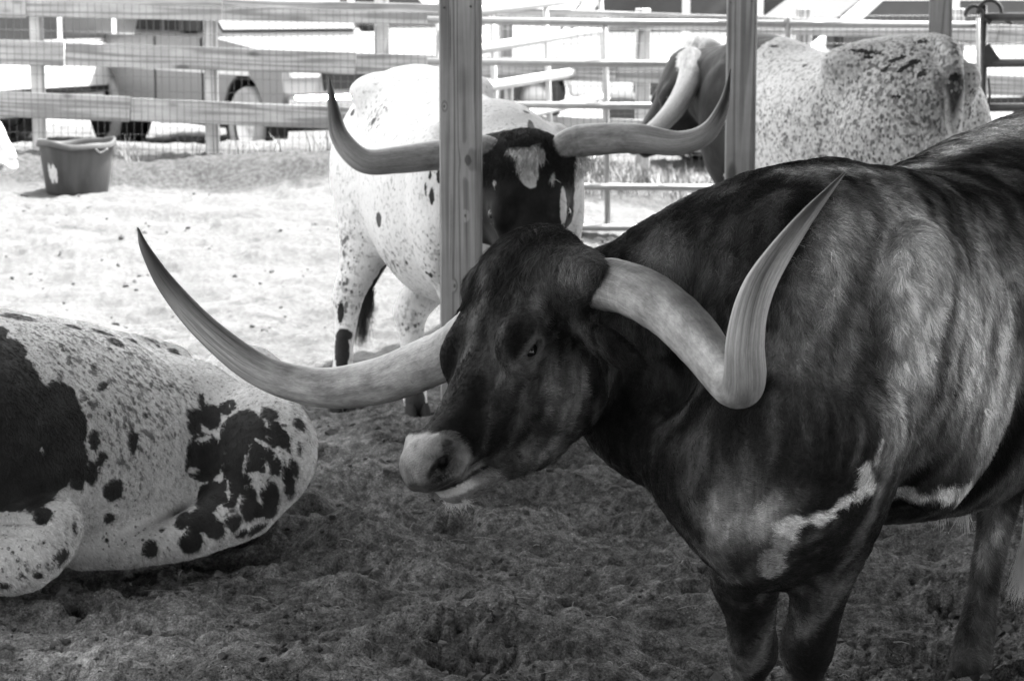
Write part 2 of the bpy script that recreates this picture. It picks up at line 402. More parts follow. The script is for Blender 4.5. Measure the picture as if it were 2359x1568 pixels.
def horn(pts, rad, mat, parent, n=36, segs=90, knob=0.012, seed=0, label=None, inside=.1):
    D = catmull(np.column_stack([pts, rad]), segs); P, R = D[:, :3], np.maximum(D[:, 3], .0015)
    T = np.gradient(P, axis=0); T /= np.linalg.norm(T, axis=1)[:, None]
    X = nrm(np.cross([0, 0, 1.0] if abs(T[0][2]) < .9 else [1, 0, 0], T[0])); V = []; hu = []; hv = []
    Ln = np.concatenate([[0], np.cumsum(np.linalg.norm(np.diff(P, axis=0), axis=1))]); Lt = Ln/Ln[-1]
    for i in range(segs):
        X = nrm(X - T[i]*np.dot(X, T[i])); Yv = np.cross(T[i], X)
        for k in range(n):
            a = 2*math.pi*k/n; V.append(P[i]+R[i]*(math.cos(a)*X+math.sin(a)*Yv)); hu.append(Lt[i]); hv.append((math.cos(a), math.sin(a), Ln[i]))
    V = np.array(V); hu = np.array(hu); hv = np.array(hv)
    rr = np.repeat(R, n); cen = np.repeat(P, n, 0)
    ring = fbm(np.column_stack([hv[:, 2]*45, hv[:, 0]*.6, hv[:, 1]*.6+seed]), 1, 2, seed)*sstep(.5, .05, hu)
    groove = fbm(np.column_stack([hv[:, 0]*7, hv[:, 1]*7, hv[:, 2]*5+seed]), 1, 2, seed+5)*sstep(.15, .5, hu)*sstep(1, .8, hu)
    lump = fbm(V, 14, 2, seed+9)
    V = cen + (V-cen)*(1 + .05*ring + .02*groove + .03*lump)[:, None]
    F = [(i*n+k, i*n+(k+1) % n, (i+1)*n+(k+1) % n, (i+1)*n+k) for i in range(segs-1) for k in range(n)]
    return np_mesh('horn', V, F, mat, parent, True, {'hu': hu, 'hv': hv})
def horn_mat(name, base=.36, tipdark=.75, tip0=.8, streak=.45, k0=.36):
    t = NT(name, .42, .4); hu = t.attr('hu').outputs['Fac']; hv = t.attr('hv').outputs['Vector']
    st = t.noise(t.mapping(hv, (9, 9, 3.5)), 1, 5, .65, .3); bl = t.noise(t.mapping(hv, (1.6, 1.6, 14)), 1, 4, .6); fine = t.noise(t.mapping(hv, (26, 26, 60)), 1, 3, .7)
    k = t.smooth(hu, k0, k0+.14)
    c = t.mix(k, t.math('MULTIPLY', t.lin(bl, .3, .7, base*.50, base*1.38), t.lin(t.noise(t.mapping(hv, (5, 5, 5)), 1, 4, .65), .3, .7, .8, 1.2)), t.lin(st, .32, .68, base*(1-streak), base*(1+streak)))
    c = t.math('MULTIPLY', c, t.lin(fine, .3, .7, .72, 1.24))
    c = t.mix(t.smooth(t.math('ADD', hu, t.math('MULTIPLY', t.math('SUBTRACT', st, .5), .3)), tip0, tip0+.14), c, base*(1-tipdark))
    scr = t.noise(t.mapping(hv, (3, 3, 55)), 1, 3, .7, 1.5); c = t.math('MULTIPLY', c, t.smooth(scr, .66, .74, 1, .62)); rg = t.noise(t.mapping(hv, (.5, .5, 75)), 1, 3, .6); c = t.math('MULTIPLY', c, t.mix(t.smooth(hu, .30, .05), 1.0, t.lin(rg, .35, .65, .70, 1.15)))
    t.color(c); t.bump(t.math('ADD', st, t.math('MULTIPLY', fine, .6)), .3, .004); return t.m
# ------------------------------------------------------------------ ground
PD = nrm([1.18, 2.8, 0]); PN = np.array([-PD[1], PD[0], 0])            # line of shelter posts and its open (left) side
P1 = np.array([-.165, 8.2, 0])
def gbase(x, y):
    left = 1 - .62*sstep(-.3, 1.4, x)
    wob = .12*np.sin(x*2.1+.5)+.07*np.sin(x*5.3)
    return (.34*sstep(11.5, 15.9, y) + .16*sstep(16.5+wob, 17.0+wob, y))*left*(1-sstep(18.6, 22, y))
def gh(x, y):
    x = np.asarray(x, float); y = np.asarray(y, float); P = np.column_stack([x.ravel(), y.ravel(), 0*x.ravel()])
    Wp = P + .05*np.column_stack([vn(P*4, 3), vn(P*4, 4), 0*P[:, 0]])
    Wp = P + .05*np.column_stack([vn(P*4, 3), vn(P*4, 4), 0*P[:, 0]])
    h = .080*fbm(P*np.array([.8, 1.2, 1]), 2.4, 2, 1)
    h += .060*fbm(Wp*np.array([.7, 1.3, 1]), 6.0, 2, 30) + .022*(np.abs(fbm(Wp*np.array([.8, 1.3, 1]), 8.5, 2, 33))-.2)
    m = fbm(Wp*np.array([.8, 1.2, 1]), 17, 3, 7, .6); h += .015*m + .0075*fbm(P*np.array([.9, 1.2, 1]), 42, 2, 12, .6) + .003*fbm(P, 95, 2, 14)
    h += .014*sstep(.22, .42, fbm(P, 30, 2, 15))*sstep(-.05, .35, fbm(P, 3, 2, 16))
    # hoof prints
    cell = np.floor(P[:, :2]/.34); jx = _hash(cell[:, 0].astype(np.int64), cell[:, 1].astype(np.int64), np.zeros(len(P), np.int64), 5); jy = _hash(cell[:, 0].astype(np.int64), cell[:, 1].astype(np.int64), np.zeros(len(P), np.int64), 6)
    d = np.hypot((P[:, 0]/.34-cell[:, 0]-.25-.5*jx), (P[:, 1]/.34-cell[:, 1]-.25-.5*jy)*1.1)*.34
    h += np.where(jx*jy > .12, -.040*np.exp(-(d/.052)**4) + .018*np.exp(-((d-.078)/.024)**2), 0)
    h *= (1 - .45*sstep(9, 12, P[:, 1]))
    bump = .06*sstep(15.3, 16.4, P[:, 1])*(1-sstep(17.2, 18.5, P[:, 1]))*fbm(P, 1.1, 3, 44)
    return (gbase(P[:, 0], P[:, 1]) + h + bump).reshape(x.shape)
def build_ground():
    rows = [2.0]
    while rows[-1] < 30: rows.append(rows[-1]*(1.0021 if 3.9 < rows[-1] < 12.5 else 1.004))
    rows = np.array(rows); u = np.concatenate([np.linspace(-.9, -.245, 40)[:-1], np.linspace(-.245, .245, 620), np.linspace(.245, .9, 40)[1:]])
    Y, U = np.meshgrid(rows, u, indexing='ij'); X = U*Y; Z = gh(X, Y)
    V = np.stack([X, Y, Z], -1).reshape(-1, 3); nu = len(u); i = np.arange(len(rows)-1)[:, None]*nu + np.arange(nu-1)[None]
    F = np.stack([i, i+1, i+nu+1, i+nu], -1).reshape(-1, 4)
    t = NT('dirt', .95, .12); pos = t.obj()
    # trodden soil under the shelter, shade put into its colour; paler sand beyond
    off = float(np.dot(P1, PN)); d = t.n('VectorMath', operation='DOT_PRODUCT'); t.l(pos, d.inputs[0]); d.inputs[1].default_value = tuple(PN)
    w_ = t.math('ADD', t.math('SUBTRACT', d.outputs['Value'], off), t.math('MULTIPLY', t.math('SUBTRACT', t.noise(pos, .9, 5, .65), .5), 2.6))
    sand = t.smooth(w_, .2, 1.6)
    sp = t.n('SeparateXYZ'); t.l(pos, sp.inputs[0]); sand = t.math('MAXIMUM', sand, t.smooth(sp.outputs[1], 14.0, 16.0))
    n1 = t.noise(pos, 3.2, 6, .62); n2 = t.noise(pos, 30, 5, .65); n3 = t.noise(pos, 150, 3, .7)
    shaded_soil = t.math('MULTIPLY', t.math('MULTIPLY', t.lin(n1, .3, .7, .052, .155), t.lin(n2, .36, .64, .50, 1.62)), t.math('MULTIPLY', t.lin(n3, .34, .66, .42, 1.62), t.lin(t.noise(pos, 420, 2, .6), .3, .7, .75, 1.3)))
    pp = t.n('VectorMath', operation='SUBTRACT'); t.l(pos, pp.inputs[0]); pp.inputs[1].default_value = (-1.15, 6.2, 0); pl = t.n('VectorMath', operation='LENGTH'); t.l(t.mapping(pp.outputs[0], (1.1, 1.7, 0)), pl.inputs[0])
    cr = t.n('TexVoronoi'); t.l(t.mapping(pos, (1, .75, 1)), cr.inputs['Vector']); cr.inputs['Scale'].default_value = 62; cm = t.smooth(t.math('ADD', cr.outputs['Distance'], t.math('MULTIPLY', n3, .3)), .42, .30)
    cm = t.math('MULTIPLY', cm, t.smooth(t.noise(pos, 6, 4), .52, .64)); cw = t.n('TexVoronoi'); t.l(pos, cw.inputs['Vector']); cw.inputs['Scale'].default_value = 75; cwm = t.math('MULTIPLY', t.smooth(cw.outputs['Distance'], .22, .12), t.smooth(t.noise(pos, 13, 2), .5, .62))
    shaded_soil = t.math('MULTIPLY', t.math('MULTIPLY', shaded_soil, t.lin(cm, 0, 1, 1.1, .30)), t.lin(cwm, 0, 1, 1, 2.2))
    shaded_soil = t.math('MULTIPLY', shaded_soil, t.smooth(t.math('ADD', pl.outputs['Value'], t.math('MULTIPLY', n1, .5)), 1.0, .45, 1.0, 1.9))
    pen_sand = t.math('MULTIPLY', t.math('MULTIPLY', t.lin(n1, .3, .7, .104, .142), t.lin(n2, .3, .7, .75, 1.15)), t.lin(n3, .3, .7, .85, 1.12))
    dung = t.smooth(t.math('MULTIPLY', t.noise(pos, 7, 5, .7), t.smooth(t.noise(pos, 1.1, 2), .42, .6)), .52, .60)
    pen_sand = t.mix(t.math('MULTIPLY', dung, .75), pen_sand, .07)
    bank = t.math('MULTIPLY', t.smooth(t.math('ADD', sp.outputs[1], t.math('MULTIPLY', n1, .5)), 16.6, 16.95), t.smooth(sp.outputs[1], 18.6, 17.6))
    pen_sand = t.mix(bank, pen_sand, t.math('MULTIPLY', t.lin(n2, .3, .7, .5, 1.5), .07))
    t.color(t.mix(sand, shaded_soil, pen_sand)); t.bump(t.math('ADD', n2, t.math('MULTIPLY', n3, .6)), .9, .015)
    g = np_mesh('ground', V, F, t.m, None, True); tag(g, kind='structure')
    f = MB(); f.add([(-900, -900, -.10), (900, -900, -.10), (900, 1500, -.10), (-900, 1500, -.10)], [(0, 1, 2, 3)])
    s_ = NT('far_sand', .95, .1); nn = s_.noise(s_.obj(), .6, 6, .6); s_.color(s_.lin(nn, .3, .7, .16, .21)); tag(f.build('terrain', s_.m), kind='structure')
    # loose clods and bits of straw on the shelter soil
    r = np.random.default_rng(4); mb_v = []; mb_f = []; ico = [(0, 0, 1), (.894, 0, .447), (.276, .851, .447), (-.724, .526, .447), (-.724, -.526, .447), (.276, -.851, .447), (.724, .526, -.447), (-.276, .851, -.447), (-.894, 0, -.447), (-.276, -.851, -.447), (.724, -.526, -.447), (0, 0, -1)]
    icf = [(0, 1, 2), (0, 2, 3), (0, 3, 4), (0, 4, 5), (0, 5, 1), (1, 6, 2), (2, 7, 3), (3, 8, 4), (4, 9, 5), (5, 10, 1), (6, 7, 2), (7, 8, 3), (8, 9, 4), (9, 10, 5), (10, 6, 1), (11, 7, 6), (11, 8, 7), (11, 9, 8), (11, 10, 9), (11, 6, 10)]
    ico = np.array(ico); n = 16000; yy = 4.2*np.exp(r.random(n)*math.log(16/4.2)); xx = (r.random(n)*2-1)*.25*yy
    clus = fbm(np.column_stack([xx, yy, 0*xx]), 2.2, 2, 88); ok = clus > r.uniform(-.5, .45, n) + .5*sstep(8.5, 11, yy); xx, yy = xx[ok], yy[ok]; zz = gh(xx, yy)
    for x, y, z in zip(xx, yy, zz):
        s = .0042*math.exp(r.normal()*.6)*(1 if y < 8 else 1.5); s = min(s, .018)
        Q = ico*(1+.3*r.normal(size=(12, 1)))*s*np.array([1.2, 1.0, .75]); a = r.random()*6.3; ca, sa = math.cos(a), math.sin(a)
        Q = Q @ np.array([[ca, -sa, 0], [sa, ca, 0], [0, 0, 1]]); b = len(mb_v)*12
        mb_v.append(Q + (x, y, z+s*.3)); mb_f.append(np.array(icf)+b)
    me_m = plain('clod_soil', .085, .95, .1, var=.8, sc=22)
    me = bpy.data.meshes.new('dirt_clods'); me.from_pydata(np.vstack(mb_v).tolist(), [], np.vstack(mb_f).tolist()); me.materials.append(me_m)
    o = bpy.data.objects.new('dirt_clods', me); C.objects.link(o); tag(o, kind='stuff')
    st = MB(); n = 420; yy = 4.2*np.exp(r.random(n)*math.log(12/4.2)); xx = (r.random(n)*2-1)*.24*yy; zz = gh(xx, yy)
    for x, y, z in zip(xx, yy, zz):
        a = r.random()*6.3; Ls = r.uniform(.01, .045); dx, dy = math.cos(a)*Ls, math.sin(a)*Ls
        st.tube([(x-dx, y-dy, z+.006), (x, y, z+.009+r.random()*.004), (x+dx, y+dy, z+.006)], .0011, 4)
    tag(st.build('straw_bits', plain('straw', .30, .7, .2)), kind='stuff')
def wood(name, v, along=2, ring=9.0, rough=.8, contrast=.5, knots=()):
    """lumber: rings cut by the face, long fibres, a few knots"""
    t = NT(name, rough, .15); pos = t.obj(); sc = [7, 7, 7]; sc[along] = .28
    off = t.n('ObjectInfo').outputs['Random']; ad = t.n('VectorMath', operation='ADD'); t.l(pos, ad.inputs[0])
    cb = t.n('CombineXYZ'); [t.l(t.math('MULTIPLY', off, 37.0+i), cb.inputs[i]) for i in range(3)]; t.l(cb.outputs[0], ad.inputs[1]); pos = ad.outputs[0]
    base = t.noise(t.mapping(pos, sc), 1, 2, .5, .12)
    kd = 0.0
    if knots:
        sx = t.n('SeparateXYZ'); t.l(t.obj(), sx.inputs[0])
        for kx, kz, kr in knots:
            a_ = t.math('DIVIDE', t.math('SUBTRACT', sx.outputs[0], kx), kr); b_ = t.math('DIVIDE', t.math('SUBTRACT', sx.outputs[2], kz), kr*1.7); dd = t.math('SQRT', t.math('ADD', t.math('MULTIPLY', a_, a_), t.math('MULTIPLY', b_, b_)))
            base = t.math('ADD', base, t.smooth(dd, 3.6, .8, 0, .055)); kd = t.math('MAXIMUM', kd, t.smooth(t.math('ADD', dd, t.math('MULTIPLY', t.math('SUBTRACT', t.noise(pos, 60, 3), .5), .9)), 1.1, .6))
    rings = t.math('SINE', t.math('MULTIPLY', base, ring*6.28)); rings = t.smooth(rings, -.2, 1.0)
    s2 = [130, 130, 130]; s2[along] = 3.0; fib = t.noise(t.mapping(pos, s2), 1, 3, .6); bl = t.noise(pos, 5, 4, .6)
    vo = t.n('TexVoronoi'); ks = [5.5, 5.5, 5.5]; ks[along] = 2.2; t.l(t.mapping(pos, ks), vo.inputs['Vector']); vo.inputs['Scale'].default_value = 1
    knot = t.smooth(vo.outputs['Distance'], .16, .06)
    c = t.math('MULTIPLY', t.math('MULTIPLY', t.lin(rings, 0, 1, v*(1+.25*contrast), v*(1-contrast)), t.lin(fib, .3, .7, .82, 1.15)), t.lin(bl, .3, .7, .82, 1.15))
    if knots: knot = t.math('MAXIMUM', t.math('MULTIPLY', knot, .3), kd)
    ck = t.noise(t.mapping(pos, [m_*1.0 for m_ in ((240, 240, 1.6) if along == 2 else (1.6, 240, 240))]), 1, 1); c = t.math('MULTIPLY', c, t.smooth(ck, .69, .74, 1, .45))
    t.color(t.mix(t.math('MULTIPLY', knot, .8), c, v*.22)); t.bump(t.math('ADD', fib, rings), .25, .003); return t.m
def shelter():
    wm = wood('post_lumber', .27, 2, 11, contrast=.34); nailm = plain('nail_steel', .1, .5, .5, .8)
    wk = wood('knotty_post_lumber', .27, 2, 11, contrast=.34, knots=((.036, 1.228, .013), (-.046, 1.41, .004), (.026, 1.04, .0045), (-.012, .80, .005)))
    for x0, x1, yT, Y, lab in ((1018, 1104, 0, 8.2, 'foremost wooden shelter post with a dark knot, in front of the white longhorn'), (1676, 1742, 0, 11.0, 'wooden shelter post in the middle, between the two pairs of horns and the roan longhorn'), (2139, 2190, 0, 13.05, 'farthest wooden shelter post, behind the rump of the roan longhorn')):
        a = at(x0, 300, Y)[0]; b = at(x1, 300, Y)[0]; wd = b-a; rz = math.radians(-9)
        dw = wd/ (math.cos(rz)) ; M = np.array([[math.cos(rz), -math.sin(rz), 0], [math.sin(rz), math.cos(rz), 0], [0, 0, 1]])
        zb = float(gbase(np.array(a), np.array(Y)))-.1
        r = empty('shelter_post', ((a+b)/2, Y+dw/2, zb), lab, 'post', 'wooden posts holding up the shelter roof', rz)
        mb2 = MB(); mb2.box((0, 0, (3.16-zb)/2), (dw, dw, 3.16-zb), None, .006); mb2.build('timber', wk if Y < 9 else wm, r, local=True)
        for zz in (1.64, 1.645):
            nl = MB(); nl.lathe([(.004, 0), (.004, .004), (.0001, .005)], ((-1 if zz < 1.642 else 1)*dw*.36, -dw/2-.001, zz-zb), 8, [[1, 0, 0], [0, 0, -1], [0, 1, 0]])
            nl.build('nail', nailm, r, local=True)
    # roof: low gable carried by the posts, camera side included
    r = empty('shelter_roof', tuple(P1 + np.array([0, 0, 3.05])), 'sheet metal roof of the open cattle shelter on wooden beams overhead', 'roof')
    R = -PN; up = np.array([0, 0, 1.0]); A0 = P1 - PD*26.0; A1 = P1 + PD*RLEN; mt = plain('roof_sheet', .07, .7, .2); wd_ = wood('beam_lumber', .25, 0)
    def slab(o0, z0, o1, z1, name):
        q = []
        for dz in (0, .03):
            for P_, o_, z_ in ((A0, o0, z0), (A1, o0, z0), (A1, o1, z1), (A0, o1, z1)): q.append(P_ + R*o_ + up*(z_+dz))
        m = MB(); m.add(q, [(3, 2, 1, 0), (4, 5, 6, 7), (0, 1, 5, 4), (1, 2, 6, 5), (2, 3, 7, 6), (3, 0, 4, 7)]); return m.build(name, mt, r)
    slab(-EAVE, 3.35, RW/2, 4.1, 'roof_sheet'); slab(RW/2+.002, 4.1, RW+EAVE, 3.35, 'roof_sheet')
    for o_ in (0, RW):
        m = MB(); m.beam(A0+R*o_+up*3.25, A1+R*o_+up*3.25, .09, .19); m.build('beam', wd_, r)
    for k in range(4):
        pp = P1 + R*RW + PD*(-12+k*6.0); m = MB(); m.box(pp+up*1.58, (.13, .13, 3.16), None, .005); o = m.build('shelter_post', wm); tag(o, ['far corner wooden post of the shelter behind the camera', 'rear wooden post of the shelter beside the camera', 'rear wooden post of the shelter beyond the brindle longhorn', 'last rear wooden post of the shelter by the dark gate'][k], 'post', 'wooden posts holding up the shelter roof')
# ------------------------------------------------------------------ fence of boards and welded wire
def fence():
    wm = wood('fence_board', .33, 0, 8, contrast=.38); wp = wood('fence_post_wood', .42, 2, 6); wire = plain('wire', .10, .5, .5, .6)
    xL, xR = -640, 3000
    Yf = lambda px: 17.3 + (px/1000.0)*.55
    # front edge heights in the picture (top, bottom) at x = 0 and x = 1000
    rows = (((-18, 38), (12, 55)), ((93, 148), (128, 176)), ((212, 268), (258, 306)))
    r = empty('board_fence', tuple(at(500, 372, Yf(500)+.1)), 'weathered board fence with square welded wire running behind the whole pen', 'fence')
    def pt(row, e, px):
        a, b = rows[row]; y = a[e] + (b[e]-a[e])*min(px, 1150)/1000.0 + (max(px, 1150)-1150)*.035; return at(px, y, Yf(px))
    cuts = {0: (xL, 60, 511, 1120, 1700, 2300, xR), 1: (xL, 148, 820, 1420, 2050, xR), 2: (xL, 300, 870, 1500, 2120, xR)}
    for row, cs in cuts.items():
        for i, (x0, x1) in enumerate(zip(cs[:-1], cs[1:])):
            x1 -= 1.5; t0, b0, t1, b1 = pt(row, 0, x0), pt(row, 1, x0), pt(row, 0, x1), pt(row, 1, x1)
            c0, c1 = (t0+b0)/2, (t1+b1)/2; h = np.linalg.norm(t0-b0)*.985; d = c1-c0; ln = np.linalg.norm(d); o = (c0+c1)/2 + np.array([0, .02+.004*(i % 2), 0])
            m = MB(); m.box((0, 0, 0), (ln, .038, h), None, .004); ob = m.build('rail', wm, None); x = nrm(d); z = np.array([0, 0, 1.0]); y = nrm(np.cross(z, x)); z = np.cross(x, y)
            ob.matrix_world = Matrix(((x[0], y[0], z[0], o[0]), (x[1], y[1], z[1], o[1]), (x[2], y[2], z[2], o[2]), (0, 0, 0, 1)))
            mw = ob.matrix_world.copy(); ob.parent = r; ob.matrix_parent_inverse = Matrix.Translation(-Vector(r.location)); ob.matrix_basis = mw
    for px in (-310, 88, 487, 880, 1165, 1480, 1850, 2200, 2600):
        Y = Yf(px)+.105; c = at(px, 300, Y); top = at(px, -12 if px < 1150 else 20, Y)[2]; g0 = float(gbase(np.array(c[0]), np.array(Y)))-.15
        m = MB(); M = np.array([[.985, -.174, 0], [.174, .985, 0], [0, 0, 1]]); m.box((c[0], Y+.05, (top+g0)/2), (.098, .098, top-g0), M, .005); m.build('post', wp, r)
    # welded wire on the pen side
    m = MB(); V = []; Fq = []
    def strip(a, b, wdt, ax):
        o_ = np.zeros(3); o_[ax] = wdt/2; q = np.array([0, -wdt/2, 0]); bi = len(V); p_ = [a-o_, a+q, a+o_, b-o_, b+q, b+o_]; V.extend(p_); Fq.extend([(bi, bi+1, bi+4, bi+3), (bi+1, bi+2, bi+5, bi+4), (bi+2, bi, bi+3, bi+5)])
    X0, X1 = at(xL, 200, Yf(xL))[0], at(xR, 200, Yf(xR))[0]; nx = int((X1-X0)/.0508); rr = np.random.default_rng(2)
    def col(x, z):  # follow the fence line
        f = (x-X0)/(X1-X0); px = xL + f*(xR-xL); Y = Yf(px)-.012
        zt = at(px, 2 + (min(px, 1150)*.03), Y)[2]; return np.array([x, Y + .006*math.sin(x*9+z*7), zt - 1.24*(1-z)])
    for i in range(nx):
        x = X0+i*.0508+rr.normal()*.002
        for k in range(4): strip(col(x, k/4), col(x, (k+1)/4), .0036, 0)
    for j in range(13):
        for k in range(60): strip(col(X0+(X1-X0)*k/60, j/12), col(X0+(X1-X0)*(k+1)/60, j/12), .0032, 2)
    me = bpy.data.meshes.new('welded_wire'); me.from_pydata([tuple(v) for v in V], [], Fq); me.materials.append(wire); o = bpy.data.objects.new('welded_wire', me); C.objects.link(o); put(o, r)
# ------------------------------------------------------------------ tube gates
def gates():
    gm = plain('galvanised_pipe', .30, .45, .5, .25, .15, 20)
    def elong(name, pts, r=.021): m = MB(); m.tube(pts, r, 12); return m.build(name, gm, root, True)
    # panel facing the camera
    Y = 14.7; root = empty('tube_gate', tuple(at(1400, 620, Y)), 'long galvanised six bar gate panel, facing the camera behind the horns', 'gate')
    for y0, y1 in ((46, 58), (142, 150), (240, 247), (338, 346), (424, 438), (520, 528)):
        elong('bar', [at(985, y0, Y-.05), at(1400, (y0*.6+y1*.4)+1, Y), at(2255, y1, Y+.05)])
    for px in (1010, 1400, 1815, 2255): elong('upright', [at(px-6 if px == 1400 else px, 42, Y+.02), at(px, 532, Y+.02)], .018)
    # swung-open panel running back
    root = empty('tube_gate', tuple(at(1250, 560, 16)), 'white sunlit tube gate swung open, its bars slanting behind the six bar gate', 'gate')
    gm = plain('white_pipe', .42, .4, .5, 0, .08, 20)
    A = lambda px: 14.9 + (px-1040)/345*4.0
    for yl, yr in ((25, -12), (115, 66), (205, 156), (300, 222), (420, 365)):
        elong('bar', [at(1040, yl+9, A(1040)), at(1215, yl*.46+yr*.54+6, A(1215)), at(1385, yr, A(1385))], .036)
    for px, yt, yb in ((1132, -10, 470), (1256, -10, 440), (1383, -20, 410)): elong('upright', [at(px, yt, A(px)), at(px+16, yb, A(px))], .020)
    # dark gate at the right with looped hinge ears
    gm = plain('dark_pipe', .045, .45, .5, .1, .3, 20); Y = 14.3
    root = empty('tube_gate', tuple(at(2280, 600, Y)), 'dark painted tube gate with rounded hinge loops at the far right', 'gate')
    for y in (40, 146, 248, 350, 450): elong('bar', [at(2272, y, Y), at(2700, y-4, Y-.3)], .025)
    elong('upright', [at(2266, 12, Y), at(2266, 560, Y)], .021)
    for cx, cy, rr in ((2244, 36, 20), (2280, 30, 27)):
        c = at(cx, cy, Y-.02); k = rr*Y/FPX; elong('hinge_loop', [c + np.array([k*math.cos(a), 0, k*math.sin(a)*1.05]) for a in np.linspace(math.pi*1.02, -.35, 16)] + [c + np.array([k*1.9, 0, -k*.9])], .012)
    m = MB(); c = at(2285, 128, Y-.02); m.prism([(-.05, -.06), (.075, -.06), (-.02, .07), (-.05, .05)], -.012, .012); m.v = [tuple(np.array(v)+c) for v in m.v]; m.build('latch_plate', gm, root)
    elong('latch_chain', [at(2277, 180, Y-.03), at(2281, 215, Y-.03), at(2276, 245, Y-.03)], .008)
# ------------------------------------------------------------------ tub
def tub():
    t = NT('black_rubber', .55, .35); pos = t.obj(); du = t.noise(t.mapping(pos, (9, 9, 2.5)), 1, 5, .6); t.color(t.lin(du, .3, .75, .035, .085)); t.bump(t.noise(pos, 40, 3), .2, .004)
    Y = 16.2; c = at(178, 436, Y); root = empty('feed_tub', tuple(c), 'large black rubber feed tub with a thick rim and torn pale sticker by the fence', 'tub')
    c[2] = .33; s = Y/FPX; rt, rb = 90*s*.97, 71*s; H = 113*s; z0 = -.03
    pr = [(.001, z0), (rb*.95, z0), (rb, z0+.02), (rb+(rt-rb)*.55, H*.55), (rt*.965, H*.84), (rt*.97, H*.86), (rt*1.045, H*.87), (rt*1.05, H*.90), (rt*1.02, H*.985), (rt*1.0, H), (rt*.965, H*.985), (rt*.945, H*.9), (rb*.96, .03), (.001, .03)]
    m = MB(); m.lathe(pr, (0, 0, 0), 64); b = m.build('tub_shell', t.m, root, True, local=True)
    v = np.empty(len(b.data.vertices)*3); b.data.vertices.foreach_get('co', v); v = v.reshape(-1, 3); a = np.arctan2(v[:, 1], v[:, 0]); k = sstep(.1, .36, v[:, 2])
    v[:, 2] += k*(.016*np.sin(a*2+.6)+.006*np.sin(a*5)); v[:, :2] *= (1+.012*k*np.sin(a*3+1))[:, None]; b.data.vertices.foreach_set('co', v.ravel())
    # torn sticker low on the wall, a blot of pale paper in lobes
    lobes = [(-.52, .145, .045), (-.40, .15, .04), (-.47, .10, .055), (-.36, .10, .05), (-.42, .125, .05), (-.34, .135, .03), (-.53, .11, .03)]
    V = []; Fq = []; na, nz = 60, 40; ok = []
    for i in range(na+1):
        for j in range(nz+1):
            sA = -.66+.42*i/na; z = .05+.16*j/nz; rr = rb+(rt-rb)*z/H*.98+.004; th = -math.pi/2 + sA*1.35
            V.append((rr*math.cos(th), rr*math.sin(th), z)); ok.append(max(l_[2]-math.hypot(sA-l_[0], z-l_[1])*(1+.16*math.sin(9*math.atan2(z-l_[1], sA-l_[0]))) for l_ in lobes) > 0)
    for i in range(na):
        for j in range(nz):
            q = (i*(nz+1)+j, (i+1)*(nz+1)+j, (i+1)*(nz+1)+j+1, i*(nz+1)+j+1)
            if all(ok[x] for x in q): Fq.append(q)
    m = MB(); m.add(V, Fq); m.build('torn_sticker', plain('sticker_paper', .55, .6, .2, 0, .2, 60), root, local=True)
    g = MB(); g.tube(catmull([(.17, -rt*.97, H*.86), (.20, -rt*.93, H*.78), (.245, -rt*.80, H*.86)], 10), .010, 8); g.build('grip', t.m, root, True, local=True)
# ------------------------------------------------------------------ parked vehicles beyond the fence
def wheel(root, x, y, r, wdt, tm, rm):
    Mx = [[1, 0, 0], [0, 0, 1], [0, -1, 0]]
    t = MB(); t.lathe([(r*.60, -wdt/2), (r*.80, -wdt/2), (r*.95, -wdt*.46), (r, -wdt*.3), (r, wdt*.3), (r*.95, wdt*.46), (r*.80, wdt/2), (r*.60, wdt/2)], (x, y, r), 40, Mx); w_ = t.build('wheel', tm, root, True, local=True)
    h = MB(); h.lathe([(.001, -wdt*.30), (r*.12, -wdt*.32), (r*.2, -wdt*.18), (r*.45, -wdt*.14), (r*.56, -wdt*.38), (r*.61, -wdt*.40), (r*.61, wdt*.3), (.001, wdt*.3)], (x, y, r), 40, Mx); h.build('rim', rm, w_, True, local=True)
    for k in range(5):
        pass
def car_body(mb, prof, wdt, taper=.0):
    mb.prism(prof, -wdt/2, wdt/2)
